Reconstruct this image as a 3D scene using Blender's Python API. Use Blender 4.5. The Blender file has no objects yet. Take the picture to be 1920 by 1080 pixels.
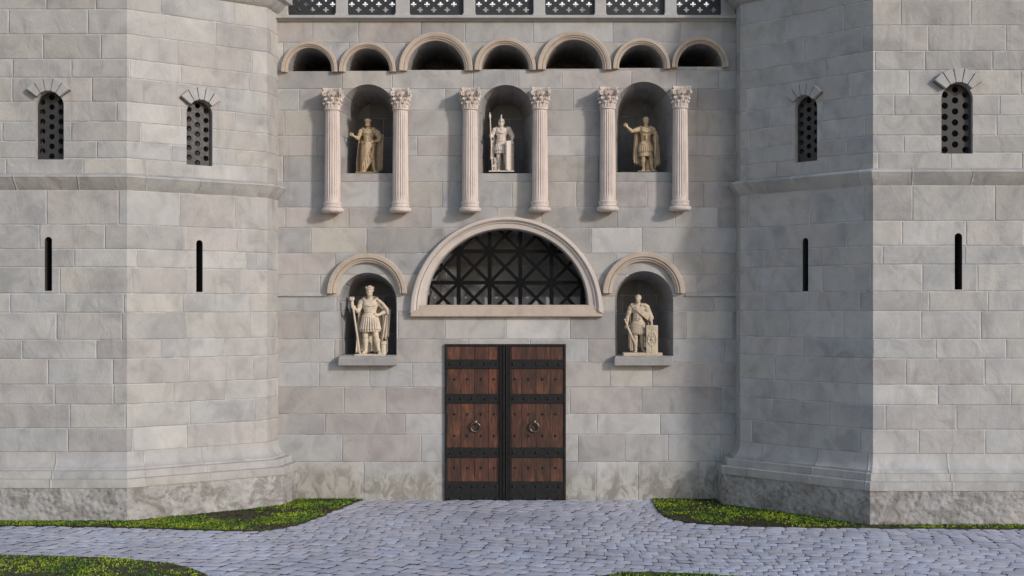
import bpy, math, random
import numpy as np
from mathutils import Vector, geometry as MG
random.seed(11); np.random.seed(11)
S = bpy.context.scene; COL = S.collection
R = math.radians
# ---- the camera's numbers: wall face at y = 0, ground at z = 0 (1920 px wide picture)
F, DW, CH, HY = 2352.0, 29.4, 4.475, 578.0
def sc(y=0): return F / (DW + y)
def X(px, y=0): return (px - 960) / sc(y)
def Z(py, y=0): return CH + (HY - py) / sc(y)
def GP(px, py):
    d = CH * F / (py - HY)
    return ((px - 960) * d / F, d - DW)

# =====================================================================  mesh building
ORG = {}
class MB:
    def __init__(s): s.v = []; s.f = []; s.ed = []; s.tn = []
    def face(s, pts, edge=None, tone=(1, 1, 1)):
        b = len(s.v); s.v += [tuple(p) for p in pts]; n = len(pts)
        s.f.append(tuple(range(b, b + n))); s.ed.append(edge or [(9, 9, 9, 9)] * n); s.tn.append(tone)
    def grid(s, rows, closed=False, tone=(1, 1, 1), edges=None, cap=False):
        b = len(s.v); n = len(rows[0])
        for r in rows: s.v += [tuple(p) for p in r]
        for i in range(len(rows) - 1):
            for j in range(n if closed else n - 1):
                k = (j + 1) % n
                idx = (b + i*n + j, b + i*n + k, b + (i+1)*n + k, b + (i+1)*n + j)
                s.f.append(idx); s.tn.append(tone)
                if edges: s.ed.append([edges[i][j], edges[i][k], edges[i+1][k], edges[i+1][j]])
                else: s.ed.append([(9, 9, 9, 9)] * 4)
        if cap:
            for i in (0, len(rows) - 1):
                q = [b + i*n + j for j in range(n)]
                s.f.append(tuple(q)); s.ed.append([(9, 9, 9, 9)] * n); s.tn.append(tone)
    def box(s, x0, x1, y0, y1, z0, z1, tone=(1, 1, 1)):
        s.grid([[(x0, y0, z0), (x1, y0, z0), (x1, y1, z0), (x0, y1, z0)],
                [(x0, y0, z1), (x1, y0, z1), (x1, y1, z1), (x0, y1, z1)]], True, tone, cap=True)
    def lathe(s, prof, c=(0, 0, 0), n=48, axis='z', mod=None, tone=(1, 1, 1), cap=True):
        rows = []
        for r, h in prof:
            row = []
            for j in range(n):
                a = 2*math.pi*j/n; q = r * (mod(a, h) if mod else 1)
                row.append((c[0] + q*math.cos(a), c[1] + q*math.sin(a), c[2] + h) if axis == 'z'
                           else (c[0] + q*math.cos(a), c[1] + h, c[2] + q*math.sin(a)))
            rows.append(row)
        s.grid(rows, True, tone, cap=cap)
    def tube(s, pts, rad, n=10, tone=(1, 1, 1), cap=True):
        pts = [Vector(p) for p in pts]; rows = []
        for i, p in enumerate(pts):
            t = (pts[min(i+1, len(pts)-1)] - pts[max(i-1, 0)]).normalized()
            u = t.orthogonal() if i == 0 else (u - t*u.dot(t)); u.normalize(); w = t.cross(u)
            r = rad[i] if isinstance(rad, (list, tuple)) else rad
            rows.append([p + u*r*math.cos(2*math.pi*j/n) + w*r*math.sin(2*math.pi*j/n) for j in range(n)])
        s.grid(rows, True, tone, cap=cap)
    def add(s, verts, faces, tone=(1, 1, 1)):
        b = len(s.v); s.v += [tuple(p) for p in verts]
        for f in faces:
            s.f.append(tuple(b + i for i in f)); s.ed.append([(9, 9, 9, 9)] * len(f)); s.tn.append(tone)
    def build(s, name, mat, parent=None, smooth=None, bevel=0, attrs=True, org=None):
        me = bpy.data.meshes.new(name)
        o0 = org if org is not None else (ORG.get(parent.name, (0, 0, 0)) if parent else (0, 0, 0))
        me.from_pydata([(a-o0[0], b-o0[1], c-o0[2]) for a, b, c in s.v], [], s.f); 
        if attrs:
            a = me.color_attributes.new('edge', 'FLOAT_COLOR', 'CORNER')
            a.data.foreach_set('color', np.array([c for e in s.ed for c in e], np.float32).ravel())
            a = me.color_attributes.new('tone', 'FLOAT_COLOR', 'CORNER')
            a.data.foreach_set('color', np.array([(*t[:3], 1) for f, t in zip(s.f, s.tn) for _ in f], np.float32).ravel())
        me.materials.append(mat)
        if smooth is not None:
            me.polygons.foreach_set('use_smooth', [True]*len(me.polygons)); me.set_sharp_from_angle(angle=R(smooth))
        me.update()
        o = bpy.data.objects.new(name, me); COL.objects.link(o)
        if parent: o.parent = parent; ORG[o.name] = o0
        if bevel:
            m = o.modifiers.new('bevel', 'BEVEL'); m.width = bevel; m.segments = 2; m.limit_method = 'ANGLE'; m.angle_limit = R(40)
        return o

def empty(name, loc, label, cat, group=None, kind=None):
    o = bpy.data.objects.new(name, None); COL.objects.link(o); o.location = loc; o.empty_display_size = .3
    ORG[o.name] = tuple(loc); o['label'] = label; o['category'] = cat
    if group: o['group'] = group
    if kind: o['kind'] = kind
    return o
def tag(o, label=None, cat=None, group=None, kind=None):
    if label: o['label'] = label
    if cat: o['category'] = cat
    if group: o['group'] = group
    if kind: o['kind'] = kind
    return o
def copy_tree(o, parent):
    c = o.copy(); COL.objects.link(c); c.parent = parent
    for ch in list(o.children): copy_tree(ch, c)
    return c

# =====================================================================  materials
def new_mat(name):
    m = bpy.data.materials.new(name); m.use_nodes = True; nt = m.node_tree; nt.nodes.clear()
    out = nt.nodes.new('ShaderNodeOutputMaterial'); b = nt.nodes.new('ShaderNodeBsdfPrincipled')
    nt.links.new(b.outputs[0], out.inputs[0]); return m, nt, b
def nd(nt, typ, ins=None, **kw):
    n = nt.nodes.new('ShaderNode' + typ)
    for k, v in kw.items(): setattr(n, k, v)
    for k, v in (ins or {}).items():
        if isinstance(v, bpy.types.NodeSocket): nt.links.new(v, n.inputs[k])
        else: n.inputs[k].default_value = v
    return n
def mth(nt, op, a, b=None, c=None, clamp=False):
    n = nt.nodes.new('ShaderNodeMath'); n.operation = op; n.use_clamp = clamp
    for i, v in enumerate((a, b, c)):
        if v is None: continue
        if isinstance(v, bpy.types.NodeSocket): nt.links.new(v, n.inputs[i])
        else: n.inputs[i].default_value = v
    return n.outputs[0]
def ramp(nt, fac, stops):
    n = nd(nt, 'ValToRGB', {'Fac': fac}); cr = n.color_ramp
    while len(cr.elements) < len(stops): cr.elements.new(.5)
    for e, (p, c) in zip(cr.elements, stops):
        e.position = p; e.color = (*c, 1) if isinstance(c, tuple) else (c, c, c, 1)
    return n.outputs[0]
def mix(nt, fac, a, b, mode='MIX'):
    n = nt.nodes.new('ShaderNodeMix'); n.data_type = 'RGBA'; n.blend_type = mode
    for i, v in ((0, fac), (6, a), (7, b)):
        if isinstance(v, bpy.types.NodeSocket): nt.links.new(v, n.inputs[i])
        elif i == 0: n.inputs[0].default_value = v
        else: n.inputs[i].default_value = (*v, 1)
    return n.outputs[2]
def noise(nt, co, scale, detail=4, rough=.55, dist=0):
    return nd(nt, 'TexNoise', {'Vector': co, 'Scale': scale, 'Detail': detail, 'Roughness': rough, 'Distortion': dist}).outputs['Fac']
def mrange(nt, v, a, b, c=0., d=1., smooth=True):
    n = nd(nt, 'MapRange', {'Value': v, 'From Min': a, 'From Max': b, 'To Min': c, 'To Max': d})
    n.interpolation_type = 'SMOOTHSTEP' if smooth else 'LINEAR'; return n.outputs[0]
def pos(nt): return nd(nt, 'NewGeometry').outputs['Position']
def scaled(nt, co, s): return nd(nt, 'Mapping', {'Vector': co, 'Scale': s}).outputs[0]

def ashlar(name, base, groove=.020, lump=.012, stain=0., grooved=1., light=1.18):
    m, nt, b = new_mat(name); p = pos(nt)
    e = nd(nt, 'Attribute', attribute_name='edge'); t = nd(nt, 'Attribute', attribute_name='tone')
    sp = nd(nt, 'SeparateColor', {0: e.outputs['Color']})
    d = mth(nt, 'MINIMUM', mth(nt, 'MINIMUM', sp.outputs[0], sp.outputs[1]), mth(nt, 'MINIMUM', sp.outputs[2], e.outputs['Alpha']))
    n1 = noise(nt, p, 5.5, 5, .6); n2 = noise(nt, p, 28, 4, .65)
    pb = nd(nt, 'VectorMath', {0: p, 1: nd(nt, 'VectorMath', {0: t.outputs['Vector'], 1: (61., 37., 23.)}, operation='MULTIPLY').outputs[0]}, operation='ADD').outputs[0]
    n0 = noise(nt, pb, .9, 5, .62, .4); ng = noise(nt, p, .8, 5, .62, .4)
    nb = noise(nt, scaled(nt, pb, (1, 1, .8)), 2.1, 4, .55, .8)
    dj = mth(nt, 'ADD', d, mth(nt, 'MULTIPLY', mth(nt, 'SUBTRACT', n1, .5), .022))
    g = mrange(nt, dj, -.004, groove)
    line = mrange(nt, dj, .002, .012, 1, 0)
    lbreak = mrange(nt, noise(nt, p, 1.7, 2), .42, .56)
    line = mth(nt, 'MULTIPLY', line, mth(nt, 'MULTIPLY_ADD', lbreak, .85, .15))
    col = mix(nt, 1, t.outputs['Color'], base, 'MULTIPLY')
    col = mix(nt, 1, col, ramp(nt, n0, [(.28, (.80, .80, .82)), (.5, (1, 1, 1)), (.74, (1.12, 1.10, 1.06))]), 'MULTIPLY')
    col = mix(nt, 1, col, ramp(nt, nb, [(.30, (.83, .83, .83)), (.48, (1, 1, 1)), (.70, (1.10, 1.10, 1.10))]), 'MULTIPLY')
    col = mix(nt, 1, col, ramp(nt, n2, [(.3, .97), (.7, 1.03)]), 'MULTIPLY')
    col = mix(nt, mth(nt, 'MULTIPLY', line, .55), col, (.56*light, .56*light, .56*light))
    ws = mth(nt, 'MULTIPLY', mrange(nt, noise(nt, scaled(nt, p, (5, 5, .30)), 1.5, 5, .62), .52, .72), mrange(nt, noise(nt, p, .33, 2), .45, .62))
    col = mix(nt, mth(nt, 'MULTIPLY', ws, .30), col, (.20, .185, .17))
    # sparse dark cracks and water marks
    vein = mth(nt, 'ABSOLUTE', mth(nt, 'SUBTRACT', noise(nt, p, 1.3, 3, .5, 1.2), .5))
    vein = mth(nt, 'MULTIPLY', mrange(nt, vein, .0, .010, 1, 0), mrange(nt, noise(nt, p, .55, 1), .62, .70))
    col = mix(nt, mth(nt, 'MULTIPLY', vein, .16), col, (.16, .15, .14))
    if stain:
        z = nd(nt, 'SeparateXYZ', {0: p}).outputs[2]
        zz = mth(nt, 'ADD', z, mth(nt, 'MULTIPLY', mth(nt, 'SUBTRACT', ng, .5), .9))
        low = mrange(nt, zz, .35, 1.0, 1, 0)
        st = mth(nt, 'MULTIPLY', low, mrange(nt, noise(nt, scaled(nt, p, (1.6, 1.6, 1.1)), 2.2, 7, .68, .9), .41, .60))
        col = mix(nt, mth(nt, 'MULTIPLY', st, stain), col, (.13, .115, .10))
        lowy = mth(nt, 'MULTIPLY', low, .35); col = mix(nt, lowy, col, (.40, .37, .30))
    nt.links.new(col, b.inputs['Base Color']); b.inputs['Roughness'].default_value = .82
    b.inputs['Specular IOR Level'].default_value = .3
    h = mth(nt, 'MULTIPLY', g, .014*grooved)
    h = mth(nt, 'MULTIPLY_ADD', nb, lump*1.6, h); h = mth(nt, 'MULTIPLY_ADD', n1, lump*.55, h); h = mth(nt, 'MULTIPLY_ADD', n2, lump*.12, h)
    bp = nd(nt, 'Bump', {'Strength': 1.0, 'Distance': 1.0, 'Height': h})
    nt.links.new(bp.outputs[0], b.inputs['Normal']); return m

def plain_stone(name, base, var=.12, bump=.004, rough=.7, streak=False, sc_=3.0):
    m, nt, b = new_mat(name); p = pos(nt)
    n0 = noise(nt, p, sc_, 6, .6, .3); n1 = noise(nt, p, 22, 5, .6)
    c = mix(nt, 1, base, ramp(nt, n0, [(.3, (1-var, 1-var*1.1, 1-var*1.25)), (.5, (1, 1, 1)), (.72, (1+var*.6, 1+var*.6, 1+var*.55))]), 'MULTIPLY')
    c = mix(nt, 1, c, ramp(nt, n1, [(.3, 1-var*.4), (.7, 1+var*.3)]), 'MULTIPLY')
    if streak:
        ns = noise(nt, scaled(nt, p, (9, 9, .7)), 1.6, 4, .6)
        c = mix(nt, 1, c, ramp(nt, ns, [(.35, (.86, .83, .80)), (.55, (1, 1, 1))]), 'MULTIPLY')
    nt.links.new(c, b.inputs['Base Color']); b.inputs['Roughness'].default_value = rough
    b.inputs['Specular IOR Level'].default_value = .35
    h = mth(nt, 'MULTIPLY_ADD', n1, bump, mth(nt, 'MULTIPLY', n0, bump*2))
    nt.links.new(nd(nt, 'Bump', {'Strength': 1., 'Distance': 1., 'Height': h}).outputs[0], b.inputs['Normal']); return m

def rough_base(name, base):
    m, nt, b = new_mat(name); p = pos(nt); t = nd(nt, 'Attribute', attribute_name='tone')
    n0 = noise(nt, p, 1.5, 7, .66, .6); n1 = noise(nt, p, 9, 5, .6, .3)
    v = nd(nt, 'TexVoronoi', {'Vector': p, 'Scale': 9.0, 'Randomness': 1.0}, feature='SMOOTH_F1').outputs['Distance']
    blot = mrange(nt, noise(nt, scaled(nt, p, (1, 1, 1.2)), 2.2, 7, .7, 1.0), .45, .62)
    c = mix(nt, 1, base, t.outputs['Color'], 'MULTIPLY')
    c = mix(nt, 1, c, ramp(nt, n0, [(.3, (.78, .77, .75)), (.55, (1, 1, 1)), (.75, (1.12, 1.1, 1.05))]), 'MULTIPLY')
    c = mix(nt, mth(nt, 'MULTIPLY', blot, .62), c, (.13, .115, .10))
    c = mix(nt, 1, c, ramp(nt, n1, [(.3, .88), (.7, 1.08)]), 'MULTIPLY')
    nt.links.new(c, b.inputs['Base Color']); b.inputs['Roughness'].default_value = .9
    h = mth(nt, 'MULTIPLY', v, .05); h = mth(nt, 'MULTIPLY_ADD', n0, .06, h); h = mth(nt, 'MULTIPLY_ADD', n1, .025, h)
    nt.links.new(nd(nt, 'Bump', {'Strength': .8, 'Distance': 1., 'Height': h}).outputs[0], b.inputs['Normal']); return m

def metal(name, base, rough=.45, metallic=.6):
    m, nt, b = new_mat(name); p = pos(nt); n1 = noise(nt, p, 14, 5, .6); n2 = noise(nt, p, 60, 3, .6)
    c = mix(nt, 1, base, ramp(nt, n1, [(.3, (.75, .73, .7)), (.7, (1.25, 1.22, 1.2))]), 'MULTIPLY')
    nt.links.new(c, b.inputs['Base Color']); b.inputs['Metallic'].default_value = metallic
    nt.links.new(mrange(nt, n1, .3, .7, rough-.12, rough+.15), b.inputs['Roughness'])
    nt.links.new(nd(nt, 'Bump', {'Strength': .6, 'Distance': .004, 'Height': n2}).outputs[0], b.inputs['Normal']); return m

def wood(name):
    m, nt, b = new_mat(name); p = pos(nt); t = nd(nt, 'Attribute', attribute_name='tone')
    q = scaled(nt, nd(nt, 'VectorMath', {0: p, 1: t.outputs['Vector']}, operation='ADD').outputs[0], (1, 1, .09))
    g = noise(nt, q, 34, 6, .62, .9); g2 = noise(nt, scaled(nt, p, (1, 1, .35)), 3.2, 5, .6, .5)
    c = ramp(nt, g, [(.28, (.020, .008, .005)), (.5, (.060, .022, .011)), (.72, (.145, .056, .026))])
    c = mix(nt, 1, c, ramp(nt, g2, [(.3, (.45, .42, .42)), (.52, (.95, .95, .95)), (.72, (1.9, 1.75, 1.6))]), 'MULTIPLY')
    c = mix(nt, 1, c, t.outputs['Color'], 'MULTIPLY')
    nt.links.new(c, b.inputs['Base Color']); b.inputs['Roughness'].default_value = .55
    nt.links.new(nd(nt, 'Bump', {'Strength': .5, 'Distance': .006, 'Height': g}).outputs[0], b.inputs['Normal']); return m

def cobble(name):
    m, nt, b = new_mat(name); p = pos(nt); t = nd(nt, 'Attribute', attribute_name='tone')
    n0 = noise(nt, p, 7, 6, .62, .4); n1 = noise(nt, p, 38, 5, .65); n2 = noise(nt, p, .5, 3)
    c = mix(nt, 1, t.outputs['Color'], (.475, .465, .50), 'MULTIPLY')
    c = mix(nt, 1, c, ramp(nt, n0, [(.3, (.83, .83, .85)), (.5, (1, 1, 1)), (.7, (1.14, 1.14, 1.14))]), 'MULTIPLY')
    c = mix(nt, 1, c, ramp(nt, n1, [(.3, .86), (.7, 1.1)]), 'MULTIPLY')
    c = mix(nt, 1, c, ramp(nt, n2, [(.35, .88), (.65, 1.08)]), 'MULTIPLY')
    nt.links.new(c, b.inputs['Base Color'])
    nt.links.new(mrange(nt, n0, .3, .7, .45, .72), b.inputs['Roughness']); b.inputs['Specular IOR Level'].default_value = .45
    h = mth(nt, 'MULTIPLY_ADD', n0, .011, mth(nt, 'MULTIPLY', n1, .004))
    nt.links.new(nd(nt, 'Bump', {'Strength': .9, 'Distance': 1., 'Height': h}).outputs[0], b.inputs['Normal']); return m

def soil_mat(name, a, bb):
    m, nt, b = new_mat(name); p = pos(nt); n0 = noise(nt, p, 5, 7, .7); n1 = noise(nt, p, 40, 5, .7)
    c = mix(nt, n0, a, bb); c = mix(nt, 1, c, ramp(nt, n1, [(.3, .6), (.7, 1.3)]), 'MULTIPLY')
    nt.links.new(c, b.inputs['Base Color']); b.inputs['Roughness'].default_value = .95
    nt.links.new(nd(nt, 'Bump', {'Strength': .9, 'Distance': .03, 'Height': n1}).outputs[0], b.inputs['Normal']); return m
def tone_mat(name, rough=.6, trans=0):
    m, nt, b = new_mat(name); t = nd(nt, 'Attribute', attribute_name='tone')
    nt.links.new(t.outputs['Color'], b.inputs['Base Color']); b.inputs['Roughness'].default_value = rough
    b.inputs['Specular IOR Level'].default_value = .25; return m

M = {}
M['wall'] = ashlar('wall_ashlar', (.408, .391, .368), groove=.020, lump=.010, stain=.85)
M['tower'] = ashlar('tower_ashlar', (.394, .385, .367), groove=.028, lump=.019, stain=.5)
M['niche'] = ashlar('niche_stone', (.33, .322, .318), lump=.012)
M['plinth_rough'] = rough_base('rough_plinth_stone', (.375, .362, .345))
M['hood'] = plain_stone('beige_moulding_stone', (.47, .39, .315), .14, .004)
M['frame'] = plain_stone('pale_frame_stone', (.55, .485, .43), .12, .003)
M['column'] = plain_stone('pinkish_white_marble', (.62, .54, .485), .10, .003, .55, streak=True)
M['ledge'] = plain_stone('pale_ledge_stone', (.42, .41, .39), .12, .004)
M['sill'] = plain_stone('grey_sill_stone', (.31, .295, .285), .2, .006)
M['balu'] = plain_stone('balustrade_post_stone', (.43, .42, .40), .12, .004)
M['voussoir'] = plain_stone('voussoir_stone', (.39, .38, .365), .14, .006)
M['iron'] = metal('black_iron', (.018, .018, .019), .42, .5)
M['lattice'] = metal('lattice_iron', (.006, .006, .006), .6, .2)
M['lattice'].node_tree.nodes['Principled BSDF'].inputs['Specular IOR Level'].default_value = .12
M['grille'] = metal('dark_grey_grille_metal', (.045, .045, .047), .5, .35)
M['screen'] = metal('balustrade_screen_metal', (.04, .042, .045), .5, .4)
M['ring'] = metal('worn_ring_metal', (.17, .16, .14), .3, .9)
M['dark'] = plain_stone('dark_interior_stone', (.045, .045, .047), .2, .004)
M['wood'] = wood('oiled_red_brown_planks')
M['statue_cream'] = plain_stone('cream_statue_stone', (.59, .495, .385), .16, .003, .6, sc_=6)
M['statue_white'] = plain_stone('ivory_statue_stone', (.70, .61, .525), .10, .003, .6, sc_=6)
M['statue_tan'] = plain_stone('tan_statue_stone', (.50, .365, .225), .22, .003, .5, sc_=7)
M['statue_buff'] = plain_stone('buff_statue_stone', (.53, .435, .32), .18, .003, .55, sc_=6)
M['statue_ochre'] = plain_stone('ochre_statue_stone', (.53, .40, .255), .20, .003, .52, sc_=7)
M['cobble'] = cobble('blue_grey_cobbles')
M['soil'] = soil_mat('dark_soil', (.030, .024, .017), (.055, .045, .032))
M['turf'] = soil_mat('mossy_turf', (.040, .040, .013), (.055, .080, .016))
M['grass'] = tone_mat('grass_blades', .55)

# =====================================================================  masonry
PAL = [((1.0, 1.0, 1.0), 4), ((.95, .98, 1.01), 3), ((1.0, .96, .95), 3.4), ((1.02, 1.0, .95), 2.2), ((.82, .82, .83), 1.7), ((.90, .87, .865), 2.2), ((1.13, 1.14, 1.15), 2.2)]
def block_tone(rnd, amp=1.0):
    w = [p[1] for p in PAL]; t = rnd.choices(PAL, w)[0][0]; k = 1 + rnd.uniform(-.07, .07)
    return tuple(1 + (c*k - 1)*amp for c in t)
def make_rows(rnd, zs, t0, t1, wmin, wmax, amp=1.0):
    rows = []; prev = []
    for za, zb in zip(zs[:-1], zs[1:]):
        for _ in range(30):
            js = [t0 - rnd.uniform(0, wmax)]
            while js[-1] < t1: js.append(js[-1] + rnd.uniform(wmin, wmax))
            if all(min([abs(j - q) for q in prev] or [9]) > .16 for j in js if t0 < j < t1): break
        prev = js
        rows.append((za, zb, js, [block_tone(rnd, amp) for _ in js]))
    return rows
def pin(pt, poly):
    x, y = pt; c = False; n = len(poly)
    for i in range(n):
        x1, y1 = poly[i]; x2, y2 = poly[i-1]
        if (y1 > y) != (y2 > y) and x < (x2-x1)*(y-y1)/(y2-y1) + x1: c = not c
    return c
def masonry(mb, to3, t0, t1, rows, holes=()):
    vs = []; es = []; ix = {}
    def V(p):
        k = (round(p[0], 5), round(p[1], 5))
        if k not in ix: ix[k] = len(vs); vs.append(Vector(k))
        return ix[k]
    def E(a, b):
        a, b = V(a), V(b)
        if a != b: es.append((a, b))
    zb_, zt_ = rows[0][0], rows[-1][1]
    E((t0, zb_), (t0, zt_)); E((t1, zb_), (t1, zt_))
    for za, zb, js, tn in rows:
        E((t0, za), (t1, za))
        for j in js:
            if t0 + .002 < j < t1 - .002: E((j, za), (j, zb))
    E((t0, zt_), (t1, zt_))
    for h in holes:
        for i in range(len(h)): E(h[i-1], h[i])
    ov, oe, of, *_ = MG.delaunay_2d_cdt(vs, es, [], 0, 1e-5)
    for f in of:
        pts = [ov[i] for i in f]; c = (sum(p.x for p in pts)/len(pts), sum(p.y for p in pts)/len(pts))
        if any(pin(c, h) for h in holes): continue
        for za, zb, js, tn in rows:
            if za <= c[1] < zb:
                for j in range(len(js) - 1):
                    if js[j] <= c[0] < js[j+1]:
                        a, b = js[j], js[j+1]
                        mb.face([to3(p.x, p.y) for p in pts], [(p.x-a, b-p.x, p.y-za, zb-p.y) for p in pts], tn[j]); break
                break
def arch_outline(cx, z0, zs, rx, rz=None, n=24):      # from lower right, over the arch, to lower left
    rz = rz or rx; o = [(cx + rx, z0)]
    for i in range(n+1):
        a = math.pi*i/n; o.append((cx + rx*math.cos(a), zs + rz*math.sin(a)))
    o.append((cx - rx, z0))
    q = []
    for p in o:
        if not q or abs(p[0]-q[-1][0]) + abs(p[1]-q[-1][1]) > 1e-4: q.append(p)
    return q
def plate(mb, outer, holes, y0, y1, to3=None, tone=(1, 1, 1)):     # flat plate with holes, thickness y0..y1
    to3 = to3 or (lambda u, y, v: (u, y, v))
    loops = [outer] + list(holes); flat = [p for l in loops for p in l]
    tris = MG.tessellate_polygon([[Vector((p[0], p[1], 0)) for p in l] for l in loops])
    for y in (y0, y1):
        b = len(mb.v); mb.v += [to3(p[0], y, p[1]) for p in flat]
        for t in tris: mb.f.append(tuple(b+i for i in t)); mb.ed.append([(9,)*4]*3); mb.tn.append(tone)
    for l in loops:
        for i in range(len(l)):
            a, c = l[i-1], l[i]
            mb.face([to3(a[0], y0, a[1]), to3(c[0], y0, c[1]), to3(c[0], y1, c[1]), to3(a[0], y1, a[1])], None, tone)

# =====================================================================  gatehouse wall
gate = empty('gatehouse', (0, 0, 0), 'pale ashlar gatehouse front with double door, lunette window, statue niches and row of blind arches', 'gatehouse')
rnd = random.Random(5)
WX0, WX1 = -5.70, 5.42
py_rows = [936, 866, 815, 776, 726, 680, 636, 584, 556, 515, 475, 427, 389, 341, 293, 255, 207, 167, 132, 80, 40]
zs = [Z(p) for p in py_rows]; zs[0] = -.25; zs[-1] = 11.22
wall_rows = make_rows(rnd, zs, WX0, WX1, .95, 1.95)

# openings
blind = [(581, 53, 136, 81), (689.5, 53.5, 135.5, 82), (817.5, 69.5, 133.5, 65), (947, 58, 132.5, 77), (1076.5, 69.5, 131.5, 62), (1202, 54, 130, 75), (1312, 54, 127.5, 73)]
holes = []; arch_data = []
for cx, ro, pb, pt in blind:
    x = X(cx); r_out = ro/80.6; r_in = r_out*.775; zb = Z(pb); zs_ = zb + (pb - pt - ro)/80
    o = arch_outline(x, zb + .03, zb + .03 + max(.0, zs_ - zb), r_in, n=22); holes.append(o); arch_data.append((x, r_out, r_in, zb, max(zs_, zb+.004), o))
up = [(690, 51.5, 325, 158), (948.5, 51, 325, 159), (1207, 54, 323, 153)]
niches = []
for cx, hw, pb, pt in up:
    x = X(cx); r = hw/80; z0 = Z(pb); zsp = Z(pt) - r
    o = arch_outline(x, z0, zsp, r, n=20); holes.append(o); niches.append((x, r, z0, zsp, o))
low = [(690, 54, 666, 511, 688, 75, 550, 482), (1207.5, 55, 667, 508, 1207, 77, 549.5, 480)]
lows = []
for cx, hw, pb, pt, hx, hr, hb, ht in low:
    x = X(cx); r = hw/80; z0 = Z(pb); zsp = Z(pt) - r
    o = arch_outline(x, z0, zsp, r, n=20); holes.append(o); lows.append((x, r, z0, zsp, o, X(hx, -.1), hr/80.3, Z(hb, -.1), Z(ht, -.1)))
LX, LZ0 = X(950), Z(572); LRX, LRZ = 151/80, 142/80
lun = arch_outline(LX, LZ0, LZ0 + .001, LRX, LRZ, n=40); holes.append(lun)
mb = MB(); masonry(mb, lambda u, v: (u, 0.0, v), WX0, WX1, wall_rows, holes)
# terrace top and back of the wall body
mb.face([(WX0, 0, 11.22), (WX1, 0, 11.22), (WX1, 6, 11.22), (WX0, 6, 11.22)])
mb.face([(WX0, 6, -.2), (WX1, 6, -.2), (WX1, 6, 11.22), (WX0, 6, 11.22)])
mb.build('wall', M['wall'], gate)

def lining(mb, out, depth, shrink, cz, cx, rnd, rows, steps=4, flare=True):
    """walls of a recess: the opening outline lofted back and narrowed, block joints on the jambs"""
    rings = []
    for k in range(steps + 1):
        t = k/steps; w = t if flare else t; s = 1 - (1-shrink)*w
        y = depth*w
        rings.append([(cx + (p[0]-cx)*s, y, (p[1] if p[1] <= cz else cz + (p[1]-cz)*s)) for p in out])
    n = len(out); lens = [0]
    # joints: group consecutive outline segments into stones
    i = 0
    # subdivide the two jamb segments by the wall's own rows
    def zcuts(za, zb): return [z for (z, _, _, _) in rows if za + .05 < z < zb - .05]
    for j in range(n - 1):
        a, b = out[j], out[j+1]
        straight = abs(a[0]-b[0]) < 1e-4
        if straight:
            lo, hi = sorted((a[1], b[1])); cs = [lo] + zcuts(lo, hi) + [hi]
            for c0, c1 in zip(cs[:-1], cs[1:]):
                tn = block_tone(rnd); s0, s1 = (c0, c1) if a[1] < b[1] else (c1, c0)
                for k in range(steps):
                    q = []
                    for kk, z in ((k, s0), (k, s1), (k+1, s1), (k+1, s0)):
                        p = rings[kk][j]; q.append((p[0], p[1], z))
                    mb.face(q, [(9, 9, abs(p[2]-c0), abs(c1-p[2])) for p in q], tn)
        else:
            if i % 4 == 0: tn = block_tone(rnd)
            L = math.hypot(a[0]-b[0], a[1]-b[1]); ph = i % 4
            for k in range(steps):
                q = [rings[k][j], rings[k][j+1], rings[k+1][j+1], rings[k+1][j]]
                ea, eb = ph*L, (ph+1)*L
                mb.face(q, [(e, 4*L-e, 9, 9) for e in (ea, eb, eb, ea)], tn)
            i += 1
    f0 = [rings[k][0] for k in range(steps+1)]; f1 = [rings[k][-1] for k in range(steps+1)]
    for k in range(steps): mb.face([f0[k], f0[k+1], f1[k+1], f1[k]])
    back = rings[-1]
    return back
def back_wall(mb, back, rnd, k=.62):  # k darkens the block tones: recess shade put into the stone colour
    y = back[0][1]; xs = [p[0] for p in back]; zz = [p[2] for p in back]
    za, zb = min(zz), max(zz)
    rws = make_rows(rnd, [za] + [za + (zb-za)*f for f in (.27, .55, .8)] + [zb], min(xs)-.01, max(xs)+.01, .5, 1.0)
    vs = [(p[0], p[2]) for p in back]
    tmp = MB(); masonry(tmp, lambda u, v: (u, y, v), min(xs)-.01, max(xs)+.01, rws, [vs])
    # keep what lies INSIDE the outline
    inside = MB()
    def keep():
        vv = []; ee = []
        for i in range(len(vs)): vv.append(Vector(vs[i])); 
        ee = [(i-1 if i else len(vs)-1, i) for i in range(len(vs))]
        for za_, zb_, js, tn in rws:
            a = len(vv); vv += [Vector((min(xs)-.01, za_)), Vector((max(xs)+.01, za_))]; ee.append((a, a+1))
            for j in js:
                if min(xs) < j < max(xs): a = len(vv); vv += [Vector((j, za_)), Vector((j, zb_))]; ee.append((a, a+1))
        ov, oe, of, *_ = MG.delaunay_2d_cdt(vv, ee, [], 0, 1e-5)
        for f in of:
            pts = [ov[i] for i in f]; c = (sum(p.x for p in pts)/3, sum(p.y for p in pts)/3)
            if not pin(c, vs): continue
            for za_, zb_, js, tn in rws:
                if za_ <= c[1] < zb_:
                    for j in range(len(js)-1):
                        if js[j] <= c[0] < js[j+1]:
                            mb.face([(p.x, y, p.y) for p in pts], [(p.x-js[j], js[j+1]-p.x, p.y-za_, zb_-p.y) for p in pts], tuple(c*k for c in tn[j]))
    keep()

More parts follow.
